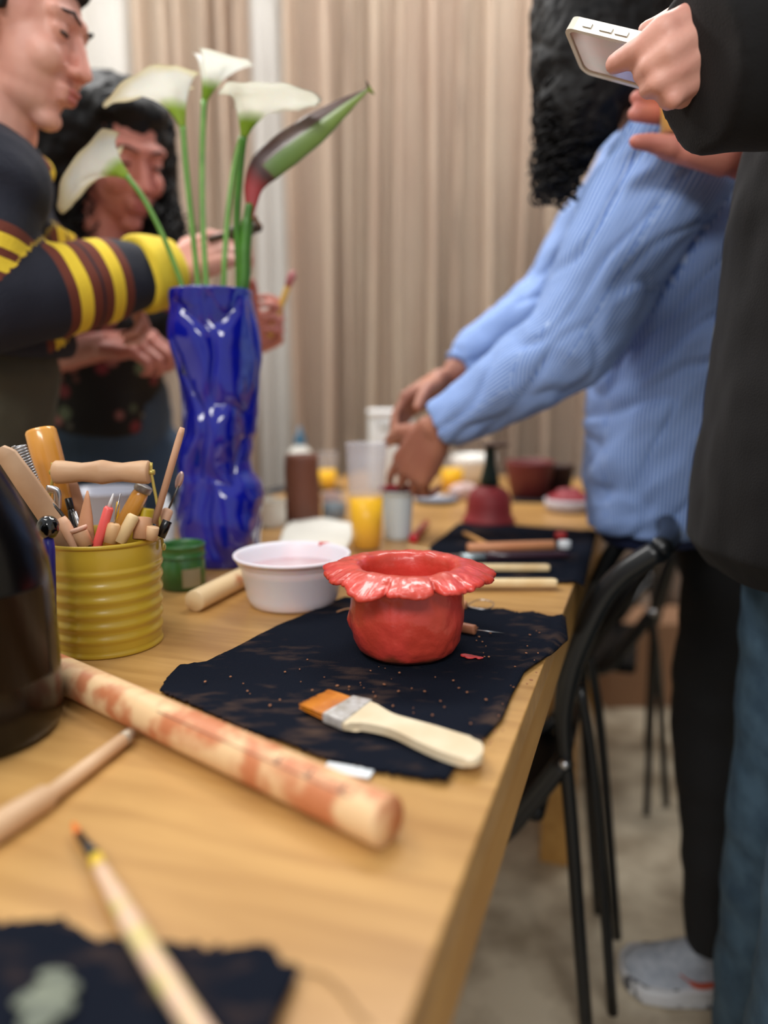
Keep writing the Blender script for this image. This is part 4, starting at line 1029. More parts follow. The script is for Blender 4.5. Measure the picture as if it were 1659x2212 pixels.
def hand(bm, w, d, n, s, curl=.4, spread=.0, sc=1.0, thumb=(.6, .75, .35), curls=None):
    """w wrist, d finger direction, n the way the palm faces, s the thumb's side"""
    w = Vector(w); d = d.normalized(); n = (n - d*n.dot(d)).normalized(); s = (s - d*s.dot(d) - n*s.dot(n)).normalized()
    offs = (.030, .010, -.010, -.028); lens = (.92, 1.0, .94, .76); tips = []
    for i, (o_, l) in enumerate(zip(offs, lens)):
        k = w + d*(.086-.006*abs(i-1))*sc + s*o_*sc - n*.002
        cap(bm, w + d*.004 + s*o_*.55*sc, k, .0165*sc, .0125*sc, 14)
        cap(bm, w + d*.02*sc + s*o_*.7*sc + n*.006*sc, k - d*.02*sc + n*.004*sc, .013*sc, .012*sc, 12)
        p = k; a = 0; dirn = (d + s*(o_*spread)).normalized(); c = (curls[i] if curls else curl)
        for q, (L, r1, r2) in enumerate(((.042, .0100, .0088), (.026, .0088, .0080), (.021, .0080, .0066))):
            a += c*(.8 if q == 0 else 1.1); v = dirn*math.cos(a) + n*math.sin(a)
            e = p + v*L*l*sc; cap(bm, p, e, r1*sc*.88, r2*sc*.88, 12); p = e
        tips.append(p)
    b = w + d*.022*sc + s*.024*sc + n*.008*sc
    v1 = (d*thumb[0] + s*thumb[1] + n*thumb[2]).normalized(); p1 = b + v1*.040*sc
    v2 = (v1*.7 + d*.5 + n*.35).normalized(); p2 = p1 + v2*.032*sc; v3 = (v2 + n*.25 + d*.2).normalized(); p3 = p2 + v3*.024*sc
    cap(bm, b, p1, .0165*sc, .0125*sc, 14); cap(bm, p1, p2, .0118*sc, .0105*sc, 14); cap(bm, p2, p3, .0105*sc, .0082*sc, 14)
    return tips, p3
def body_prims(bm, J):
    cap(bm, J['neck'], J['chest'], .055, .095, flat=(J['side'], 1.35)); cap(bm, J['chest'], J['pelvis'], .095, .095, flat=(J['side'], 1.3))
    for s in 'LR':
        if 'sh'+s in J:
            cap(bm, J['neck'], J['sh'+s], .040, .045); chain(bm, [J['sh'+s], J['el'+s]], [.044, .036]); chain(bm, [J['el'+s], J['wr'+s]], [.037, .025])
        if 'hip'+s in J:
            cap(bm, J['pelvis'], J['hip'+s], .08, .075); cap(bm, J['hip'+s], J['kn'+s], .072, .050); cap(bm, J['kn'+s], J['an'+s], .048, .034)
            h = J['toe'+s]; a = J['an'+s]; hd = (Vector((h.x-a.x, h.y-a.y, 0))).normalized(); heel = Vector((a.x, a.y, .03)) - hd*.03
            cap(bm, a, heel, .033, .026); cap(bm, heel, heel.lerp(Vector((h.x, h.y, .026)), .72), .026, .017)
def trousers(t, J, m, rw=.115, rh=.095, rk=.072, ra=.062, wr=.006, seed=0, name='trousers', top=0, lenf=1.0):
    bm = bmesh.new(); up = (J['chest']-J['pelvis']).normalized()
    cap(bm, J['pelvis']+up*(.05+top), J['pelvis']-up*.02, rw, rw, flat=(J['side'], 1.22))
    for s in 'LR':
        a = J['an'+s] + (J['an'+s]-J['kn'+s]).normalized()*.03
        cap(bm, J['hip'+s], J['kn'+s], rh, rk, 24); tube(bm, [J['kn'+s], J['kn'+s].lerp(a, .5), a], [rk, (rk+ra)/2, ra], 24)
        cap(bm, J['pelvis'], J['hip'+s], rw*.9, rh)
    obj(name, blob(bm, .0065, 6, lambda c: wr*(noise.noise(Vector((c.x*7, c.y*7, c.z*13+seed))) + .4*noise.noise(Vector((c.x*16, c.y*16, c.z*30+seed))))), m, t)
def shoe(t, an, toe, m, sole, k=1.0):
    hd = Vector((toe.x-an.x, toe.y-an.y, 0)).normalized(); heel = Vector((an.x, an.y, 0)) - hd*.055; sd = Vector((-hd.y, hd.x, 0)); up = Vector((0, 0, 1))
    L = (Vector((toe.x, toe.y, 0)) - heel).length
    st = [(0, .020, .050), (.06, .034, .072), (.2, .038, .086), (.38, .038, .078), (.55, .044, .062), (.72, .049, .050), (.88, .044, .042), (.97, .026, .034), (1, .008, .028)]
    st = [(f, w*k, h*k) for f, w, h in st]
    bm = bmesh.new(); rings = []
    for f, w, h in st:
        c = heel + hd*L*f
        rings.append([bm.verts.new(c + sd*w*math.cos(a)*(1 if math.sin(a) < .3 else .8) + up*(.022 + max(0, math.sin(a))*(h-.018))) for a in [2*PI*k/20 for k in range(20)]])
    for a, b in zip(rings, rings[1:]):
        for k in range(20): bm.faces.new((a[k], a[(k+1) % 20], b[(k+1) % 20], b[k]))
    bm.faces.new(rings[0]); bm.faces.new(list(reversed(rings[-1])))
    cap(bm, Vector((an.x, an.y, .06)), an + up*.0, .040, .038)
    u = obj('shoe', blob(bm, .004, 4), m, t)
    out = [];
    for f, w, h in st: out.append((heel + hd*L*f*1.015 + sd*(w+.004)))
    for f, w, h in reversed(st): out.append((heel + hd*L*f*1.015 - sd*(w+.004)))
    obj('sole', prism(bmesh.new(), [(p.x, p.y) for p in out], .002, .030, .006, 3), sole, u)
    return u, heel, hd, sd, L
def arm_t(co, S, E, Wr):
    """distance down the arm for each point, and how far from the arm's axis it lies"""
    out = np.zeros(len(co)); dist = np.full(len(co), 9.0); acc = 0
    for A, B in ((S, E), (E, Wr)):
        a, b = np.array(A), np.array(B); ab = b-a; L = np.linalg.norm(ab); tt = ((co-a)@ab)/(L*L)
        tc = np.clip(tt, 0, 1) if A is S else np.clip(tt, 0, 1.3); p = a + tc[:, None]*ab; dd = np.linalg.norm(co-p, axis=1)
        k = dd < dist; out[k] = (acc + tc*L)[k]; dist[k] = dd[k]; acc += L
    return out, dist
def around(co, A, B, ref, r):
    """arc position around the axis A-B"""
    d = (B-A).normalized(); x = (Vector(ref) - d*Vector(ref).dot(d)).normalized(); y = d.cross(x)
    q = co - np.array(A); return np.arctan2(q@np.array(y), q@np.array(x))*r
def strands(bm, roots, n=5):
    for p0, p1, amp, turns, r in roots:
        p0, p1 = Vector(p0), Vector(p1); d = (p1-p0).normalized(); x, y = frame(d); ph = random.uniform(0, 6); N = max(10, int(turns*9)); bend = Vector((random.uniform(-1, 1), random.uniform(-1, 1), 0))*amp
        tube(bm, [p0.lerp(p1, k/N) + bend*math.sin(PI*k/N) + (x*math.cos(ph+turns*2*PI*k/N) + y*math.sin(ph+turns*2*PI*k/N))*amp*(.4+.8*k/N) for k in range(N+1)], [r*(1-.5*k/N) for k in range(N+1)], n)
    return bm

# ---- person in the striped sweater, on the window side of the table
def person_stripes():
    h = W(34, 72, 1.16)
    J = dict(neck=W(-40, 330, 1.17), chest=W(-62, 470, 1.19), pelvis=W(-78, 860, 1.20), side=Vector((0, 1, 0)),
             shR=W(-20, 400, 1.07), elR=W(-45, 655, 1.02), wrR=W(372, 582, 1.24), shL=W(10, 400, 1.31), elL=W(55, 640, 1.30), wrL=W(190, 600, 1.25))
    p = J['pelvis']
    for s, dy in (('R', -.085), ('L', .085)):
        J['hip'+s] = Vector((p.x, p.y+dy, .86)); J['kn'+s] = Vector((p.x-.01, p.y+dy, .47)); J['an'+s] = Vector((p.x-.03, p.y+dy, .09)); J['toe'+s] = Vector((p.x+.15, p.y+dy*1.2, 0))
    t = thing('person', 'person in navy sweater with yellow and brown stripes and yellow cuffs, head bent in profile', 'person', Vector((p.x, p.y, 0)))
    Mh = headM(h, 0, 16); bm = bmesh.new(); head_prims(bm, Mh, J['neck']+Vector((.02, 0, .03))); body_prims(bm, J)
    d = (W(455, 548, 1.27)-J['wrR'])
    hand(bm, J['wrR']+d*.12, d, Vector((.2, .9, -.3)), Vector((.1, .2, 1)), .5, sc=1.0)
    hand(bm, J['wrL'], Vector((1, .1, -.6)), Vector((-.4, -.3, -1)), Vector((0, -1, 0)), .8)
    obj('body', blob(bm, .0042, 3), M['skin'], t); face_parts(Mh, t)
    f = lambda x, y, z: Mh @ Vector((x, y, z)); R = Mh.to_3x3()
    bm = bmesh.new(); ell(bm, f(-.030, 0, .050), (.104, .087, .088), R, 28, 20); ell(bm, f(.018, 0, .088), (.072, .066, .038), R); ell(bm, f(-.055, 0, 0), (.06, .07, .07), R)
    for s in (-1, 1): cap(bm, f(.012, s*.074, .045), f(.016, s*.077, .005), .012, .005)
    obj('hair', blob(bm, .0045, 3, wrinkle(70, .003)), M['hair'], t)
    obj('earring', ell(bmesh.new(), f(.004, -.090, -.034), .0045), M['steel'], t)
    # sweater
    bm = bmesh.new()
    cap(bm, J['neck']+Vector((0, 0, -.03)), J['chest'], .070, .140, 24, (J['side'], 1.25)); tube(bm, [J['chest'], W(-66, 640, 1.19), W(-52, 752, 1.19), W(-50, 772, 1.19)], [.150, .145, .150, .140], 32)
    for s, r in (('R', (.068, .068, .061, .050)), ('L', (.070, .066, .058, .048))):
        wr = J['wr'+s]; el = J['el'+s]; c0 = el.lerp(wr, .80); cap(bm, J['sh'+s], el, r[0], r[1], 24); cap(bm, J['neck'].lerp(J['chest'], .4), J['sh'+s], .1, .078)
        tube(bm, [el, el.lerp(wr, .3), el.lerp(wr, .62), c0], [r[1], r[1]*.98, r[2]*1.02, r[3]], 28)
    me = blob(bm, .0055, 6, lambda c: .006*noise.noise(Vector((c.x*12, c.y*9, c.z*9))) + .003*noise.noise(Vector((c.x*30, c.y*20, c.z*20))))
    co = coords(me).astype(float); tR, dR = arm_t(co, J['shR'], J['elR'], J['wrR']); tL, dL = arm_t(co, J['shL'], J['elL'], J['wrL'])
    t_ = np.where(dR < .105, tR, np.where(dL < .095, tL, 0.0)); lenR = (J['elR']-J['shR']).length
    # body bands by height
    bod = (dR >= .105) & (dL >= .095); t_ = np.where(bod, (J['shR'].z-co[:, 2])*1.02, t_)
    set_attr(me, 't', t_/1.0)
    Wf = lambda x: lenR + (W(x, 610, 1.13) - J['elR']).dot((J['wrR']-J['elR']).normalized())
    bands = [.10, lenR-.035, Wf(96), Wf(222)]
    st = [(0, (20, 23, 38))]; nav, br, ye = (20, 23, 38), (104, 46, 30), (232, 200, 52)
    for b in bands: st += [(b-.024, br), (b-.010, ye), (b+.010, br), (b+.024, nav)]
    obj('sweater', me, ramp_mat('striped_knit', 't', st, .85, 'CONSTANT', bump=.6, bscale=260), t)
    for s in 'RL':
        wr = J['wr'+s]; el = J['el'+s]; a = el.lerp(wr, .775)
        bm = tube(bmesh.new(), [a, el.lerp(wr, .80), el.lerp(wr, .90), el.lerp(wr, .985), el.lerp(wr, 1.0)], [.054, .060, .057, .050, .046], 28)
        obj('cuff', blob(bm, .004, 3, lambda c: .003*noise.noise(c*24)), mat('yellow_ribbing', (234, 204, 56), .85, var=(214, 180, 44), vscale=10, bump=.5, bscale=200), t)
    n = J['neck']
    obj('collar', blob(tube(bmesh.new(), smoothpath([n + Vector((.062*math.cos(a)+.015, .075*math.sin(a), .01+.03*math.cos(a)*-1)) for a in [2*PI*k/12 for k in range(13)]], 3), .022, 12), .005, 3), mat('yellow_collar', (226, 192, 40), .85, var=(110, 50, 34), vscale=26, thr=(.56, .6)), t)
    trousers(t, J, mat('olive_cloth', (74, 72, 58), .85, bump=.3, bscale=200), rw=.135, rh=.10)
    for s in 'LR': shoe(t, J['an'+s], J['toe'+s], M['black_plastic'], M['white_plastic'])
    # the dark tool in the hand
    A, B = W(452, 518, 1.25), W(566, 488, 1.22)
    tag(obj('dark_clay_tool', T_(smoothpath([A, A.lerp(B, .35), A.lerp(B, .6), A.lerp(B, .85), B], 3), [.006]*4+[.011]*5+[.008]*3+[.002], 14), mat('dark_brown_clay', (70, 54, 46), .6), loc=A), 'dark brown tool held by the striped-sweater person behind the flower stems', 'tool')
person_stripes()

# ---- curly-haired person in the floral top
def person_floral():
    h = W(256, 344, 1.51)
    J = dict(neck=W(205, 560, 1.53), chest=W(225, 660, 1.57), pelvis=W(215, 950, 1.63), side=Vector((.85, .35, 0)),
             shR=W(118, 610, 1.47), elR=W(85, 775, 1.49), wrR=W(232, 745, 1.37), shL=W(345, 600, 1.63), elL=W(440, 790, 1.59), wrL=W(548, 738, 1.45))
    p = J['pelvis']; sd = J['side'].normalized()
    for s, k in (('R', -.09), ('L', .09)):
        q = p + sd*k; J['hip'+s] = Vector((q.x, q.y, .86)); J['kn'+s] = Vector((q.x, q.y, .47)); J['an'+s] = Vector((q.x, q.y+.02, .09)); J['toe'+s] = Vector((q.x+.06, q.y-.15, 0))
    t = thing('person', 'smiling person with long dark curly hair in black floral top and blue jeans', 'person', Vector((p.x, p.y, 0)))
    Mh = headM(h, -42, 24, 4); bm = bmesh.new(); head_prims(bm, Mh, J['neck']+Vector((0, 0, .02))); body_prims(bm, J)
    hand(bm, J['wrR'], W(335, 745, 1.33)-J['wrR'], Vector((.1, .5, -.8)), Vector((.5, .6, .6)), .95, sc=1.0, thumb=(.9, .35, .5))
    wl = J['wrL']; hand(bm, wl, W(600, 700, 1.40)-wl, Vector((-.2, -.9, .3)), Vector((-.3, 0, 1)), .7, sc=.95)
    obj('body', blob(bm, .0042, 3), M['skin_pink'], t); face_parts(Mh, t)
    f = lambda x, y, z: Mh @ Vector((x, y, z)); R = Mh.to_3x3()
    bm = bmesh.new(); ell(bm, f(-.035, 0, .048), (.110, .096, .094), R, 28, 20); ell(bm, f(.018, 0, .092), (.070, .078, .040), R)
    pb = W(165, 560, 1.5); pc = W(372, 560, 1.56)
    chain(bm, [f(-.05, -.07, .04), f(-.06, -.10, -.06), pb], [.07, .065, .045]); chain(bm, [f(-.05, .07, .04), f(-.06, .10, -.06), pc], [.07, .06, .04]); chain(bm, [f(-.07, 0, .0), W(255, 560, 1.58)], [.08, .06])
    me = blob(bm, .006, 3, lambda c: .009*noise.noise(c*36) + .004*noise.noise(c*80)); hp = obj('hair', me, M['hair'], t)
    random.seed(5); ro = []
    for k in range(110):
        s = random.choice((-1, 1)); a = f(random.uniform(-.12, .02), s*random.uniform(.05, .10), random.uniform(-.09, .02)); b = (pb if s < 0 else pc) + Vector((random.uniform(-.05, .05), random.uniform(-.06, .04), random.uniform(-.05, .08)))
        ro.append((a, b, random.uniform(.006, .014), random.uniform(3, 6), .0042))
    obj('curls', strands(bmesh.new(), ro), M['hair'], hp)
    bm = bmesh.new(); cap(bm, J['neck']+Vector((0, 0, -.03)), J['chest'], .075, .120, 24, (sd, 1.3)); tube(bm, [J['chest'], J['chest'].lerp(p, .5), J['chest'].lerp(p, .80), J['chest'].lerp(p, .84)], [.128, .125, .135, .13], 32)
    for s in 'RL':
        cap(bm, J['neck'].lerp(J['chest'], .4), J['sh'+s], .08, .062); e = J['sh'+s].lerp(J['el'+s], .96)
        cap(bm, J['sh'+s], J['el'+s], .062, .054)
        if s == 'L': tube(bm, [J['elL'], J['elL'].lerp(J['wrL'], .7)], [.054, .044], 20)
    m = mat('black_floral_cloth', (14, 14, 17), .8); nt = m.node_tree; b = nt.nodes['Principled BSDF']
    tc = nt.nodes.new('ShaderNodeTexCoord'); v = nt.nodes.new('ShaderNodeTexVoronoi'); v.inputs['Scale'].default_value = 26; r = nt.nodes.new('ShaderNodeValToRGB'); r.color_ramp.elements[0].position = .30; r.color_ramp.elements[1].position = .44
    r.color_ramp.elements[0].color = (1, 1, 1, 1); r.color_ramp.elements[1].color = (0, 0, 0, 1)
    r2 = nt.nodes.new('ShaderNodeValToRGB'); r2.color_ramp.interpolation = 'CONSTANT'; se = nt.nodes.new('ShaderNodeSeparateColor')
    while len(r2.color_ramp.elements) < 5: r2.color_ramp.elements.new(.5)
    for e, (q, c) in zip(r2.color_ramp.elements, [(0, (14, 14, 17)), (.35, (150, 96, 92)), (.55, (96, 108, 84)), (.72, (120, 44, 54)), (.86, (150, 146, 130))]): e.position = q; e.color = lin(c)
    mx = nt.nodes.new('ShaderNodeMix'); mx.data_type = 'RGBA'; mx.inputs[6].default_value = lin((14, 14, 17))
    nt.links.new(tc.outputs['Object'], v.inputs['Vector']); nt.links.new(v.outputs['Distance'], r.inputs[0]); nt.links.new(v.outputs['Color'], se.inputs[0]); nt.links.new(se.outputs[0], r2.inputs[0])
    nt.links.new(r.outputs[0], mx.inputs[0]); nt.links.new(r2.outputs[0], mx.inputs[7]); nt.links.new(mx.outputs[2], b.inputs['Base Color'])
    obj('floral_top', blob(bm, .006, 6, lambda c: .006*noise.noise(c*13)), m, t)
    trousers(t, J, mat('dark_blue_denim', (44, 62, 84), .8, var=(56, 78, 102), vscale=6, bump=.3, bscale=300), rw=.125, rh=.10, top=.03)
    for s in 'LR': shoe(t, J['an'+s], J['toe'+s], M['white_plastic'], M['white_plastic'])
    A, B = W(592, 700, 1.37), W(634, 585, 1.35); q = thing('paintbrush', 'yellow-handled brush held up beside the vase by the floral-top person', 'brush', A)
    obj('handle', dowel(A+(A-B)*.25, A.lerp(B, .72), .0055, 14, .3), mat('yellow_lacquer', (228, 184, 90), .4), q)
    obj('bristles', T_([A.lerp(B, .72), A.lerp(B, .9), B], [.006, .008, .003], 14), mat('pink_wet_bristle', (196, 120, 120), .5), q)
person_floral()

# ---- person in the blue striped shirt leaning over the table
def person_shirt():
    J = dict(neck=W(1390, 170, 1.38), chest=W(1490, 400, 1.40), pelvis=W(1560, 1010, 1.36), side=Vector((.15, 1, 0)),
             shL=W(1450, 350, 1.24), elL=W(1225, 745, 1.18), wrL=W(945, 925, 1.24), shR=W(1420, 290, 1.55), elR=W(1190, 640, 1.48), wrR=W(985, 800, 1.40))
    p = J['pelvis']; 
    for s, q in (('L', -.09), ('R', .09)): J['hip'+s] = Vector((p.x+.01, p.y+q, .84))
    J['knL'] = W(1545, 1560, 1.24); J['anL'] = Vector((W(1560, 2050, 1.13).x, 1.13, .10)); J['toeL'] = T(1342, 2116, 0)
    J['knR'] = Vector((J['knL'].x+.16, 1.46, .48)); J['anR'] = Vector((J['anL'].x+.27, 1.46, .10)); J['toeR'] = Vector((J['anL'].x+.22, 1.66, 0))
    t = thing('person', 'person in light blue pinstriped shirt leaning over the table, long black curls hanging down', 'person', Vector((p.x, p.y, 0)))
    Mh = headM(W(1290, -75, 1.38), 182, 32); bm = bmesh.new(); head_prims(bm, Mh, J['neck']); body_prims(bm, J)
    wl = J['wrL']; d = (W(895, 1010, 1.28)-wl); hand(bm, wl+d*.08, d, Vector((.35, .75, -.3)), Vector((-.9, .1, .2)), .5, sc=1.12, curls=(.25, .42, .58, .7), thumb=(.7, .85, -.1), spread=4)
    wr = J['wrR']; d2 = (W(888, 872, 1.38)-wr); hand(bm, wr+d2*.3, d2, Vector((.2, -.5, -.8)), Vector((-.5, -.5, .3)), .5, sc=1.0)
    obj('body', blob(bm, .0042, 3), M['skin_tan'], t); face_parts(Mh, t)
    f = lambda x, y, z: Mh @ Vector((x, y, z)); R = Mh.to_3x3()
    bm = bmesh.new(); ell(bm, f(-.035, 0, .050), (.122, .115, .108), R, 28, 20)
    C_ = [W(1312, -20, 1.36), W(1290, 60, 1.32), W(1272, 140, 1.30), W(1246, 240, 1.29), W(1222, 330, 1.29), W(1212, 400, 1.29)]
    chain(bm, C_, [.125, .110, .095, .070, .045, .020]); cap(bm, f(-.05, .09, .0), C_[2]+Vector((0, .12, 0)), .08, .06); cap(bm, W(1345, 10, 1.33), W(1330, 120, 1.31), .06, .05)
    hp = obj('hair', blob(bm, .006, 3, lambda c: .008*noise.noise(c*40) + .004*noise.noise(c*90)), M['hair'], t)
    random.seed(9); ro = []
    for k in range(230):
        i = random.choice((0, 0, 1, 1, 1, 2, 2, 3)); c = C_[i]; r = (.12, .105, .085, .055)[i]; a = random.uniform(0, 2*PI)
        p0 = c + Vector((math.cos(a), math.sin(a), 0))*r*.9
        yend = random.uniform(250, 450); xe = 1150 + (1-abs((yend-250)/200))*0 + random.uniform(0, 1)*(110-(yend-250)*.12) if yend > 300 else 1150+random.uniform(0, 1)*150
        p1 = W(xe, yend, 1.29 + random.uniform(-.06, .08))
        ro.append((p0, p1, random.uniform(.006, .011), (p0-p1).length/.028, .0036))
    obj('curls', strands(bmesh.new(), ro), M['hair'], hp)
    # shirt
    bm = bmesh.new(); ch = J['chest']
    ax = [W(1455, 250, 1.38), W(1500, 420, 1.40), W(1510, 700, 1.37), W(1470, 900, 1.34), W(1452, 1040, 1.33), W(1448, 1140, 1.33)]
    tube(bm, ax, [.115, .175, .190, .172, .158, .148], 40)
    cap(bm, ax[0], J['neck'], .10, .06)
    hem = [(J['shL'], J['elL'], J['wrL']), (J['shR'], J['elR'], J['wrR'])]
    for q, (S, E, Wr) in enumerate(hem):
        k = 1.0 if q == 0 else .85
        cap(bm, S, E, .098*k, .074*k, 28); cap(bm, ax[1], S, .14, .098*k)
        tube(bm, [E, E.lerp(Wr, .25), E.lerp(Wr, .5), E.lerp(Wr, .72)], [.072*k, .070*k, .060*k, .052*k], 28)
        tube(bm, [E.lerp(Wr, .70), E.lerp(Wr, .76), E.lerp(Wr, .97), E.lerp(Wr, .985)], [.050*k, .053*k, .046*k, .043*k], 28)
    dirn = (J['elL']-J['shL']).normalized()
    def wr_(c):
        a = noise.noise(Vector((c.x*6+c.z*5, c.y*7, (c.z-c.x)*15))); b = noise.noise(Vector((c.x*18+c.z*14, c.y*14, (c.z-c.x)*34)))
        return .011*a + .004*b - .006*max(0, 1-abs(a)*7)
    me = blob(bm, .0055, 6, wr_)
    co = coords(me).astype(float); st = np.zeros(len(co)); best = np.full(len(co), 9.0)
    for S, E, Wr in hem:
        for A, B in ((S, E), (E, Wr)):
            a, b = np.array(A), np.array(B); ab = b-a; L = np.linalg.norm(ab); tt = np.clip(((co-a)@ab)/L/L, 0, 1.2); dd = np.linalg.norm(co-(a+tt[:, None]*ab), axis=1)/.095
            v = around(co, A, B, (0, 1, 0), .075); k = dd < best; st[k] = v[k]; best[k] = dd[k]
    a, b = np.array(ax[1]), np.array(ax[4]); ab = b-a; L = np.linalg.norm(ab); tt = np.clip(((co-a)@ab)/L/L, -.3, 1.4); dd = np.linalg.norm(co-(a+tt[:, None]*ab), axis=1)/.17
    v = around(co, ax[1], ax[4], (1, .5, 0), .16); k = dd < best; st[k] = v[k]
    set_attr(me, 'st', st)
    m = mat('blue_pinstripe_cotton', (120, 160, 220), .8, bump=.2, bscale=300); nt = m.node_tree; bs = nt.nodes['Principled BSDF']
    at = nt.nodes.new('ShaderNodeAttribute'); at.attribute_name = 'st'; mu = nt.nodes.new('ShaderNodeMath'); mu.operation = 'MULTIPLY'; mu.inputs[1].default_value = 2*PI/.0062
    si = nt.nodes.new('ShaderNodeMath'); si.operation = 'SINE'; r = nt.nodes.new('ShaderNodeValToRGB'); r.color_ramp.elements[0].position = .45; r.color_ramp.elements[1].position = 1.0
    ma = nt.nodes.new('ShaderNodeMath'); ma.operation = 'MULTIPLY_ADD'; ma.inputs[1].default_value = .5; ma.inputs[2].default_value = .5
    r.color_ramp.elements[0].color = lin((86, 124, 196)); r.color_ramp.elements[1].color = lin((192, 214, 246))
    nt.links.new(at.outputs['Fac'], mu.inputs[0]); nt.links.new(mu.outputs[0], si.inputs[0]); nt.links.new(si.outputs[0], ma.inputs[0]); nt.links.new(ma.outputs[0], r.inputs[0]); nt.links.new(r.outputs[0], bs.inputs['Base Color'])
    obj('shirt', me, m, t)
    bl = mat('black_trouser_cloth', (20, 20, 22), .85, bump=.3, bscale=200)
    trousers(t, J, bl, rw=.135, rh=.098, rk=.078, ra=.058, wr=.008, seed=4, top=-.02)
    navy = mat('navy_cloth', (26, 38, 76), .8)
    w0 = W(1452, 1060, 1.33)
    obj('waistband', blob(tube(bmesh.new(), [w0, W(1450, 1120, 1.33), W(1452, 1158, 1.33)], [.135, .134, .128], 32), .006, 4, wrinkle(12, .006)), navy, t)
    sm = mat('grey_knit_shoe', (176, 182, 192), .7, var=(150, 158, 170), vscale=60, bump=.5, bscale=200); wh = mat('white_rubber', (206, 208, 212), .5, var=(90, 92, 98), vscale=34, thr=(.56, .62))
    u, heel, hd, sd, L = shoe(t, J['anL'], J['toeL'], sm, wh, 1.2)
    q = heel + hd*L*.38 - sd*.036*(1 if sd.y > 0 else -1)
    sgn = -1 if sd.y > 0 else 1
    pts = [heel + hd*L*f + sd*sgn*w + Vector((0, 0, z)) for f, w, z in ((.62, .042, .052), (.50, .045, .036), (.36, .043, .038), (.18, .040, .046))]
    obj('orange_flash', T_(smoothpath(pts, 4), [.002]*3+[.006]*5+[.0045]*3+[.002]*2, 10, flat=.5), mat('orange_red_trim', (190, 84, 60), .5), u)
    shoe(t, J['anR'], J['toeR'], sm, wh)
person_shirt()

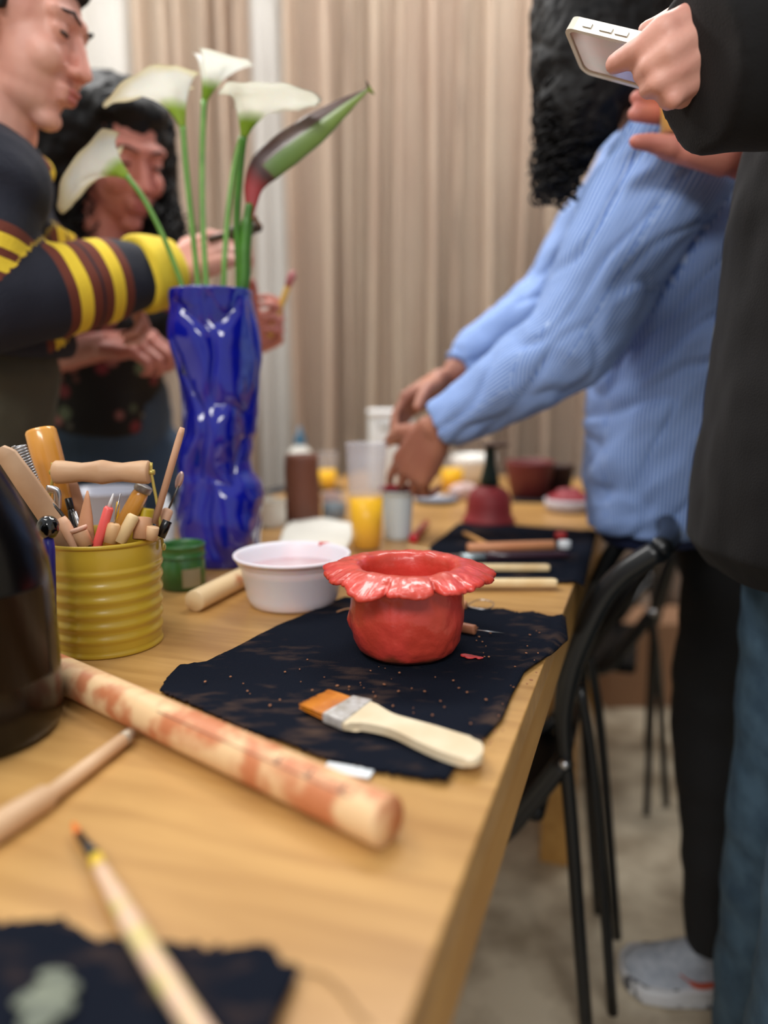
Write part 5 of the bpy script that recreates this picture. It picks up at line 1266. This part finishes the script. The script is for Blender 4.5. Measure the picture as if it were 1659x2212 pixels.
# ---- person in the black blazer with a phone
def person_blazer():
    px_ = .535; y0 = .86
    J = dict(neck=Vector((px_-.01, y0, 1.50)), chest=Vector((px_, y0, 1.30)), pelvis=Vector((px_+.02, y0, .96)), side=Vector((0, 1, 0)),
             shL=Vector((px_+.01, y0-.17, 1.44)), elL=Vector((px_+.06, y0-.21, 1.17)), shR=Vector((px_+.05, y0+.18, 1.42)), elR=Vector((px_+.10, y0+.21, 1.20)), wrR=Vector((px_+.02, y0+.10, 1.16)))
    J['wrL'] = W(1560, 70, .745); J['elL'] = Vector((.62, .735, 1.335))
    for s, k in (('L', -.095), ('R', .09)):
        e_ = (.035 if s == 'R' else -.005); J['hip'+s] = Vector((px_+.02+e_, y0+k, .88)); J['kn'+s] = Vector((px_+.015+e_, y0+k, .48)); J['an'+s] = Vector((px_+.02+e_, y0+k*.9, .09)); J['toe'+s] = Vector((px_-.12+e_, y0+k*.9-.06, 0))
    t = thing('person', 'person in black blazer and blue jeans holding a phone, cut off at the photo edge', 'person', Vector((px_, y0, 0)))
    Mh = headM(Vector((px_-.03, y0, 1.66)), 180, 22); bm = bmesh.new(); head_prims(bm, Mh, J['neck']); body_prims(bm, J)
    w = W(1556, 60, .752)
    K = [W(1436, 66, .742), W(1444, 114, .736), W(1456, 156, .740), W(1472, 192, .748)]
    base = [W(1540, 22, .752), W(1545, 58, .748), W(1552, 98, .748), W(1560, 138, .752)]
    for b, k, r in zip(base, K, (.0155, .0150, .0145, .0135)): cap(bm, b, k, r+.002, r-.002, 16)
    cap(bm, base[1]+Vector((0, .014, 0)), K[1]+Vector((.01, .016, 0)), .018, .015); cap(bm, base[3]+Vector((0, .012, 0)), K[3]+Vector((.005, .014, 0)), .018, .013)
    cap(bm, J['elL'], w, .037, .028)
    fing = [[K[0], W(1392, 102, .752), W(1354, 125, .775), W(1328, 138, .79)], [K[1], W(1404, 142, .745), W(1388, 160, .765), W(1402, 168, .785)],
            [K[2], W(1420, 180, .742), W(1400, 193, .760), W(1412, 192, .780)], [K[3], W(1454, 214, .743), W(1442, 219, .757), W(1440, 206, .775)]]
    rads = [(.0150, .0128, .0118, .0098), (.0122, .0104, .0096, .0085), (.0115, .0100, .0092, .008), (.0108, .0094, .0086, .0075)]
    for pl, rr in zip(fing, rads): chain(bm, pl, rr, 14)
    chain(bm, [W(1510, 40, .775), W(1462, 40, .80), W(1425, 58, .815), W(1395, 66, .815)], [.018, .0135, .0115, .009], 14)
    rd = Vector((-.06, -.10, .03)); hand(bm, J['wrR'], Vector((-.9, -.4, .2)), Vector((0, -.6, .8)), Vector((.1, -.5, .8)), .6)
    obj('body', blob(bm, .0038, 2), M['skin'], t); face_parts(Mh, t)
    for pl, rr in ((fing[0], .0095),):
        pass
    f = lambda x, y, z: Mh @ Vector((x, y, z)); R = Mh.to_3x3()
    obj('hair', blob(ell(bmesh.new(), f(-.03, 0, .05), (.105, .09, .09), R, 28, 20), .006, 3, wrinkle(50, .004)), M['hair'], t)
    black = mat('black_wool', (20, 19, 20), .85, sheen=.05, bump=.35, bscale=500, spec=.2)
    # blazer: front edge, hem and the wide sleeve
    bm = bmesh.new()
    prof = [(1.47, .60, .10), (1.40, .575, .155), (1.30, .575, .160), (1.215, .563, .162), (1.09, .561, .168), (.99, .560, .174), (.90, .558, .180), (.845, .560, .182), (.805, .575, .165)]
    rings = []
    for z, x, r in prof: rings.append((Vector((x, y0, z)), r))
    bm2 = bmesh.new(); prev = None; n = 44
    for c, r in rings:
        ring = [bm.verts.new(c + Vector((math.cos(a)*r*1.0, math.sin(a)*(r*1.18), .012*math.cos(a)*(1 if c.z < .9 else 0)))) for a in [2*PI*k/n for k in range(n)]]
        if prev:
            for k in range(n): bm.faces.new((prev[k], prev[(k+1) % n], ring[(k+1) % n], ring[k]))
        else: bm.faces.new(ring)
        prev = ring
    bm.faces.new(list(reversed(prev)))
    cap(bm, Vector((px_+.03, y0, 1.50)), Vector((px_+.03, y0, 1.42)), .07, .12)
    for s in 'LR': cap(bm, Vector((px_, y0, 1.42)), J['sh'+s], .10, .085); cap(bm, J['sh'+s], J['el'+s], .085, .080, 24)
    e, w2 = J['elL'], W(1532, 118, .745)
    c1, c2 = W(1508, 152, .745), W(1586, 132, .750); dd = (c1-c2).normalized()
    tube(bm, [e, e.lerp(c2, .5), c2, c1, c1+dd*.003], [.078, .078, .076, .0725, .069], 36)
    tube(bm, [J['elR'], J['wrR']], [.075, .06], 28)
    obj('blazer', blob(bm, .005, 7, lambda c: .007*noise.noise(Vector((c.x*8, c.y*8, c.z*5))) + .003*noise.noise(c*22)), black, t)
    den = mat('blue_denim', (72, 100, 122), .8, var=(50, 76, 98), vscale=26, bump=.5, bscale=420)
    trousers(t, J, den, rw=.135, rh=.110, rk=.096, ra=.105, wr=.006, seed=8, top=.0, name='jeans')
    for s in 'LR': shoe(t, J['an'+s], J['toe'+s], M['black_plastic'], M['white_plastic'])
    # phone
    A, B = W(1222, 44, .84), W(1262, 142, .902); S = (B-A).normalized(); Lg = min(((W(1390, 84, .70+.002*k)-A) for k in range(160)), key=lambda v: abs(v.normalized().dot(S))).normalized(); N = S.cross(Lg)
    if N.z > 0: N = -N
    o0 = A; ph = thing('phone', 'smartphone in a clear pale case held above the striped shirt', 'phone', A)
    def rr(w0, w1, l0, l1, rad, n=6):
        out = []
        for cxx, cyy, a0 in ((w1-rad, l1-rad, 0), (w0+rad, l1-rad, 90), (w0+rad, l0+rad, 180), (w1-rad, l0+rad, 270)):
            for k in range(n+1):
                a = math.radians(a0+90*k/n); out.append((cxx+rad*math.cos(a), cyy+rad*math.sin(a)))
        return out
    def slab(o2, t0, t1, bev):
        bm = prism(bmesh.new(), o2, t0, t1, bev, 3); 
        for v in bm.verts: x, y, z = v.co; v.co = A + S*x + Lg*y + N*z
        return bm
    case = mat('clear_case_edge', (222, 216, 200), .25, coat=.6)
    o_ = rr(0, .078, 0, .148, .013); i_ = rr(.005, .073, .005, .143, .009)
    bm = bmesh.new(); vo = [[bm.verts.new(A + S*x + Lg*y + N*z) for x, y in o_] for z in (-.0065, -.0058, .0058, .0065)]
    vi = [[bm.verts.new(A + S*x + Lg*y + N*z) for x, y in i_] for z in (-.0065, .0065)]
    n = len(o_)
    L_ = [vi[0]] + vo + [vi[1]]
    for a, b in zip(L_, L_[1:] + [L_[0]]):
        for k in range(n): bm.faces.new((a[k], a[(k+1) % n], b[(k+1) % n], b[k]))
    obj('case', bm, case, ph, smooth=False)
    obj('back_glass', slab(rr(.004, .074, .004, .144, .009), -.0045, .0050, .0005), mat('grey_glass_painted_reflection', (176, 156, 142), .12, metal=.3, coat=1, var=(202, 150, 138), vscale=22), ph, smooth=False)  # pinkish reflection painted into the grey glass colour as noise patches
    obj('screen', slab(rr(.005, .073, .005, .143, .009), -.0058, -.0046, .0003), mat('dark_screen', (20, 22, 26), .08, coat=1), ph, smooth=False)
    for l0, l1 in ((.022, .032), (.042, .056), (.060, .074)):
        bm = bmesh.new(); q = A + Lg*(l0+l1)/2 - S*.0002
        vs = [bm.verts.new(q + Lg*a*(l1-l0)/2 + N*b*.0022 + S*c_) for a in (-1, 1) for b in (-1, 1) for c_ in (-.0014, .001)]
        for f4 in ((0, 1, 3, 2), (4, 6, 7, 5), (0, 4, 5, 1), (2, 3, 7, 6), (0, 2, 6, 4), (1, 5, 7, 3)): bm.faces.new([vs[i] for i in f4])
        obj('side_button', bm, mat('metal_button', (190, 188, 180), .3, metal=.6), ph, smooth=False)
person_blazer()

# ---- person behind with the juice glass
def person_juice():
    c = Vector((1.14, 1.40, 0)); D = 1.08
    J = dict(neck=c+Vector((0, 0, 1.50)), chest=c+Vector((0, 0, 1.30)), pelvis=c+Vector((.02, 0, .95)), side=Vector((.3, 1, 0)),
             shL=c+Vector((-.03, -.18, 1.42)), elL=Vector((.87, 1.15, 1.22)), wrL=W(1568, 330, D), shR=c+Vector((0, .18, 1.42)), elR=c+Vector((.02, .22, 1.12)), wrR=c+Vector((-.18, .2, 1.05)))
    for s, k in (('L', -.09), ('R', .09)):
        J['hip'+s] = c+Vector((.02, k, .86)); J['kn'+s] = c+Vector((.01, k, .47)); J['an'+s] = c+Vector((.02, k, .09)); J['toe'+s] = c+Vector((-.17, k, 0))
    t = thing('person', 'person mostly hidden behind the black blazer, hand out holding a glass of yellow juice', 'person', c)
    Mh = headM(c+Vector((-.02, 0, 1.66)), 185, 8); bm = bmesh.new(); head_prims(bm, Mh, J['neck']); body_prims(bm, J)
    w = J['wrL']; cap(bm, w, W(1500, 322, D), .031, .024)
    # palm under and behind the glass, fingers and thumb reaching past it
    cap(bm, W(1520, 325, D), W(1440, 318, D+.01), .026, .017); cap(bm, W(1540, 310, D+.02), W(1450, 250, D+.05), .024, .018); cap(bm, W(1540, 300, D+.02), W(1460, 215, D+.05), .022, .016)
    chain(bm, [W(1450, 318, D), W(1405, 308, D-.005), W(1374, 306, D-.01)], [.016, .0125, .0098])
    chain(bm, [W(1455, 252, D+.05), W(1412, 248, D+.03), W(1372, 246, D+.015)], [.014, .0125, .0105])
    chain(bm, [W(1458, 222, D+.05), W(1415, 214, D+.035), W(1376, 211, D+.02)], [.014, .0120, .0102])
    chain(bm, [W(1470, 200, D+.05), W(1440, 190, D+.04), W(1405, 190, D+.03)], [.013, .0115, .0095])
    chain(bm, [W(1480, 180, D+.05), W(1460, 168, D+.04), W(1438, 166, D+.03)], [.012, .0105, .0088])
    hand(bm, J['wrR'], Vector((-.5, .1, -.8)), Vector((0, 1, 0)), Vector((-1, 0, 0)), .4)
    obj('body', blob(bm, .004, 2), M['skin_pink'], t); face_parts(Mh, t)
    f = lambda x, y, z: Mh @ Vector((x, y, z)); R = Mh.to_3x3()
    obj('hair', blob(ell(bmesh.new(), f(-.03, 0, .05), (.105, .09, .09), R, 28, 20), .006, 3, wrinkle(50, .004)), M['hair'], t)
    bm = bmesh.new(); cap(bm, J['neck']+Vector((0, 0, -.04)), J['chest'], .08, .14, 24, (J['side'], 1.25)); tube(bm, [J['chest'], J['pelvis'], J['pelvis']+Vector((0, 0, -.08))], [.15, .14, .145], 32)
    for s in 'LR': cap(bm, J['chest'], J['sh'+s], .12, .07); cap(bm, J['sh'+s], J['el'+s], .068, .06)
    tube(bm, [J['elL'], J['elL'].lerp(J['wrL'], .45)], [.06, .05], 24); tube(bm, [J['elR'], J['elR'].lerp(J['wrR'], .8)], [.06, .05], 24)
    obj('sweatshirt', blob(bm, .007, 6, wrinkle(12, .006)), mat('charcoal_jersey', (52, 52, 56), .85), t)
    trousers(t, J, mat('black_jersey', (24, 24, 26), .85), rw=.13, rh=.10)
    for s in 'LR': shoe(t, J['an'+s], J['toe'+s], M['black_plastic'], M['white_plastic'])
    g0 = W(1474, 300, D+.012); ax = Vector((.02, 0, 1)).normalized()
    q = thing('juice_glass', 'glass of yellow juice held in a hand in front of the blue shirt', 'glass', g0)
    obj('glass', lathe(bmesh.new(), [(0, 0), (.028, 0), (.031, .003), (.037, .105), (.0362, .105), (.030, .006), (0, .006)], g0, 48, ax), CLEARER, q)
    obj('juice', lathe(bmesh.new(), [(0, .0065), (.0292, .0065), (.0335, .072), (0, .072)], g0, 48, ax), JUICE, q)
person_juice()
# pale blue poster high on the curtain behind the blazer person
pc = W(1455, 10, YB-.285)
tag(obj('poster', box(bmesh.new(), pc + Vector((.04, 0, .10)), (.24, .006, .30), 0), mat('pale_blue_paper', (176, 208, 226), .5, var=(206, 226, 236), vscale=9), smooth=False, loc=pc), 'pale blue paper sheet hanging high behind the phone', 'poster')
# ------------------------------------------------------------------ chairs
def folding_chair(label, foot_px, post_px, leg_px, width, face=None, rad=(.0105, .0165)):
    """tube-framed chair; the near side lies in the upright plane through its foot that faces the table"""
    F = T(*foot_px, 0.0); X_ = (face or -DV).normalized(); S_ = Vector((-X_.y, X_.x, 0)); S_ = S_ if S_.y > 0 else -S_
    def on(px, py, off=0.0):
        r = ray(px, py); q = F + S_*off; k = (q-CAM).dot(S_)/r.dot(S_); return CAM + r*k
    t = thing('folding_chair', label, 'chair', F)
    post = [on(*p) for p in post_px]; post[0] = F + Vector((0, 0, .006))
    leg = [on(*p, off=.06) for p in leg_px]; leg[-1].z = .006
    low = min(post, key=lambda p: abs(p.z-.5))
    for k in (0, 1):
        o_ = S_*(width*k); i_ = S_*(-.02 if k else .02)
        sp_ = smoothpath([p+o_ for p in post], 5); n = len(sp_)
        rr = [rad[0]+(rad[1]-rad[0])*max(0, min(1, (p.z-.47)/.12)) for p in sp_]
        obj('back_post', T_(sp_, rr, 18), M['black_metal'], t)
        d_ = S_*(-.12 if k else 0)
        obj('leg', T_(smoothpath([p+o_+d_ for p in leg], 4), .0085, 14), M['black_metal'], t)
        obj('front_leg', T_([low+o_+i_+Vector((0, 0, -.01)), low+o_+i_-X_*.16+Vector((0, 0, -.20)), Vector(((low+o_+i_-X_*.36).x, (low+o_+i_-X_*.36).y, .006))], .0085, 14), M['black_metal'], t)
        obj('bolt', ell(bmesh.new(), low+o_+S_*(.016 if k else -.016)+Vector((0, 0, .0)), (.008, .008, .008)), M['steel'], t)
        s0 = low+o_+Vector((0, 0, .0)); obj('seat_brace', T_(smoothpath([s0, s0-X_*.05+Vector((0, 0, -.08)), s0-X_*.10+Vector((0, 0, -.15)), s0-X_*.17+Vector((0, 0, -.165))], 5), .015, 14), M['black_metal'], t)
    top0, top1 = post[-1], post[-1]+S_*width
    obj('top_rail', T_(smoothpath([top0, top0.lerp(top1, .33)+X_*.015, top0.lerp(top1, .66)+X_*.015, top1], 6), rad[1], 18), M['black_metal'], t)
    obj('cross_bar', T_([low+S_*.0+Vector((0, 0, -.005)), low+S_*width+Vector((0, 0, -.005))], .007, 12), M['black_metal'], t)
    bm = bmesh.new(); hi = post[-1]; lo = [p for p in post if p.z < hi.z-.16][-1]
    vv = []
    for j in range(9):
        f = j/8; a = lo.lerp(hi, f); vv.append([bm.verts.new(a + S_*(width*(.04+.92*i/12)) + X_*(.02*math.sin(PI*i/12)+.004) + Vector((0, 0, -.02*math.sin(PI*i/12)*(1-f)))) for i in range(13)])
    for a, b in zip(vv, vv[1:]):
        for k in range(12): bm.faces.new((a[k], a[k+1], b[k+1], b[k]))
    bmesh.ops.solidify(bm, geom=bm.faces[:], thickness=.012)
    obj('backrest', bm, mat('black_padding', (13, 13, 15), .6, spec=.3), t)
    bm = box(bmesh.new(), (0, 0, 0), (.36, width*.93, .028), bev=.012); ang = math.atan2(X_.y, X_.x)
    c = Vector((low.x, low.y, 0)) - X_*.21 + S_*width/2; c.z = max(.36, low.z-.165)
    bm.transform(Matrix.Translation(c) @ Matrix.Rotation(ang, 4, 'Z'))
    obj('seat', bm, mat('black_seat', (15, 15, 17), .5, spec=.3), t)
    return t
folding_chair('black folding chair pushed under the table beside the black cloth corner', (1268, 2246),
              [(1268, 2246), (1250, 2000), (1236, 1800), (1222, 1640), (1217, 1545), (1232, 1450), (1262, 1370), (1302, 1290), (1350, 1236), (1425, 1188)],
              [(1252, 1480), (1278, 1640), (1300, 1880), (1326, 2146)], .30)
folding_chair('black folding chair further along the table, under the shirt hem', (1396, 1764),
              [(1396, 1764), (1402, 1640), (1408, 1520), (1414, 1400), (1408, 1360), (1412, 1320), (1425, 1270), (1440, 1225), (1462, 1190)],
              [(1412, 1400), (1425, 1500), (1432, 1600), (1440, 1720)], .36, rad=(.008, .012))
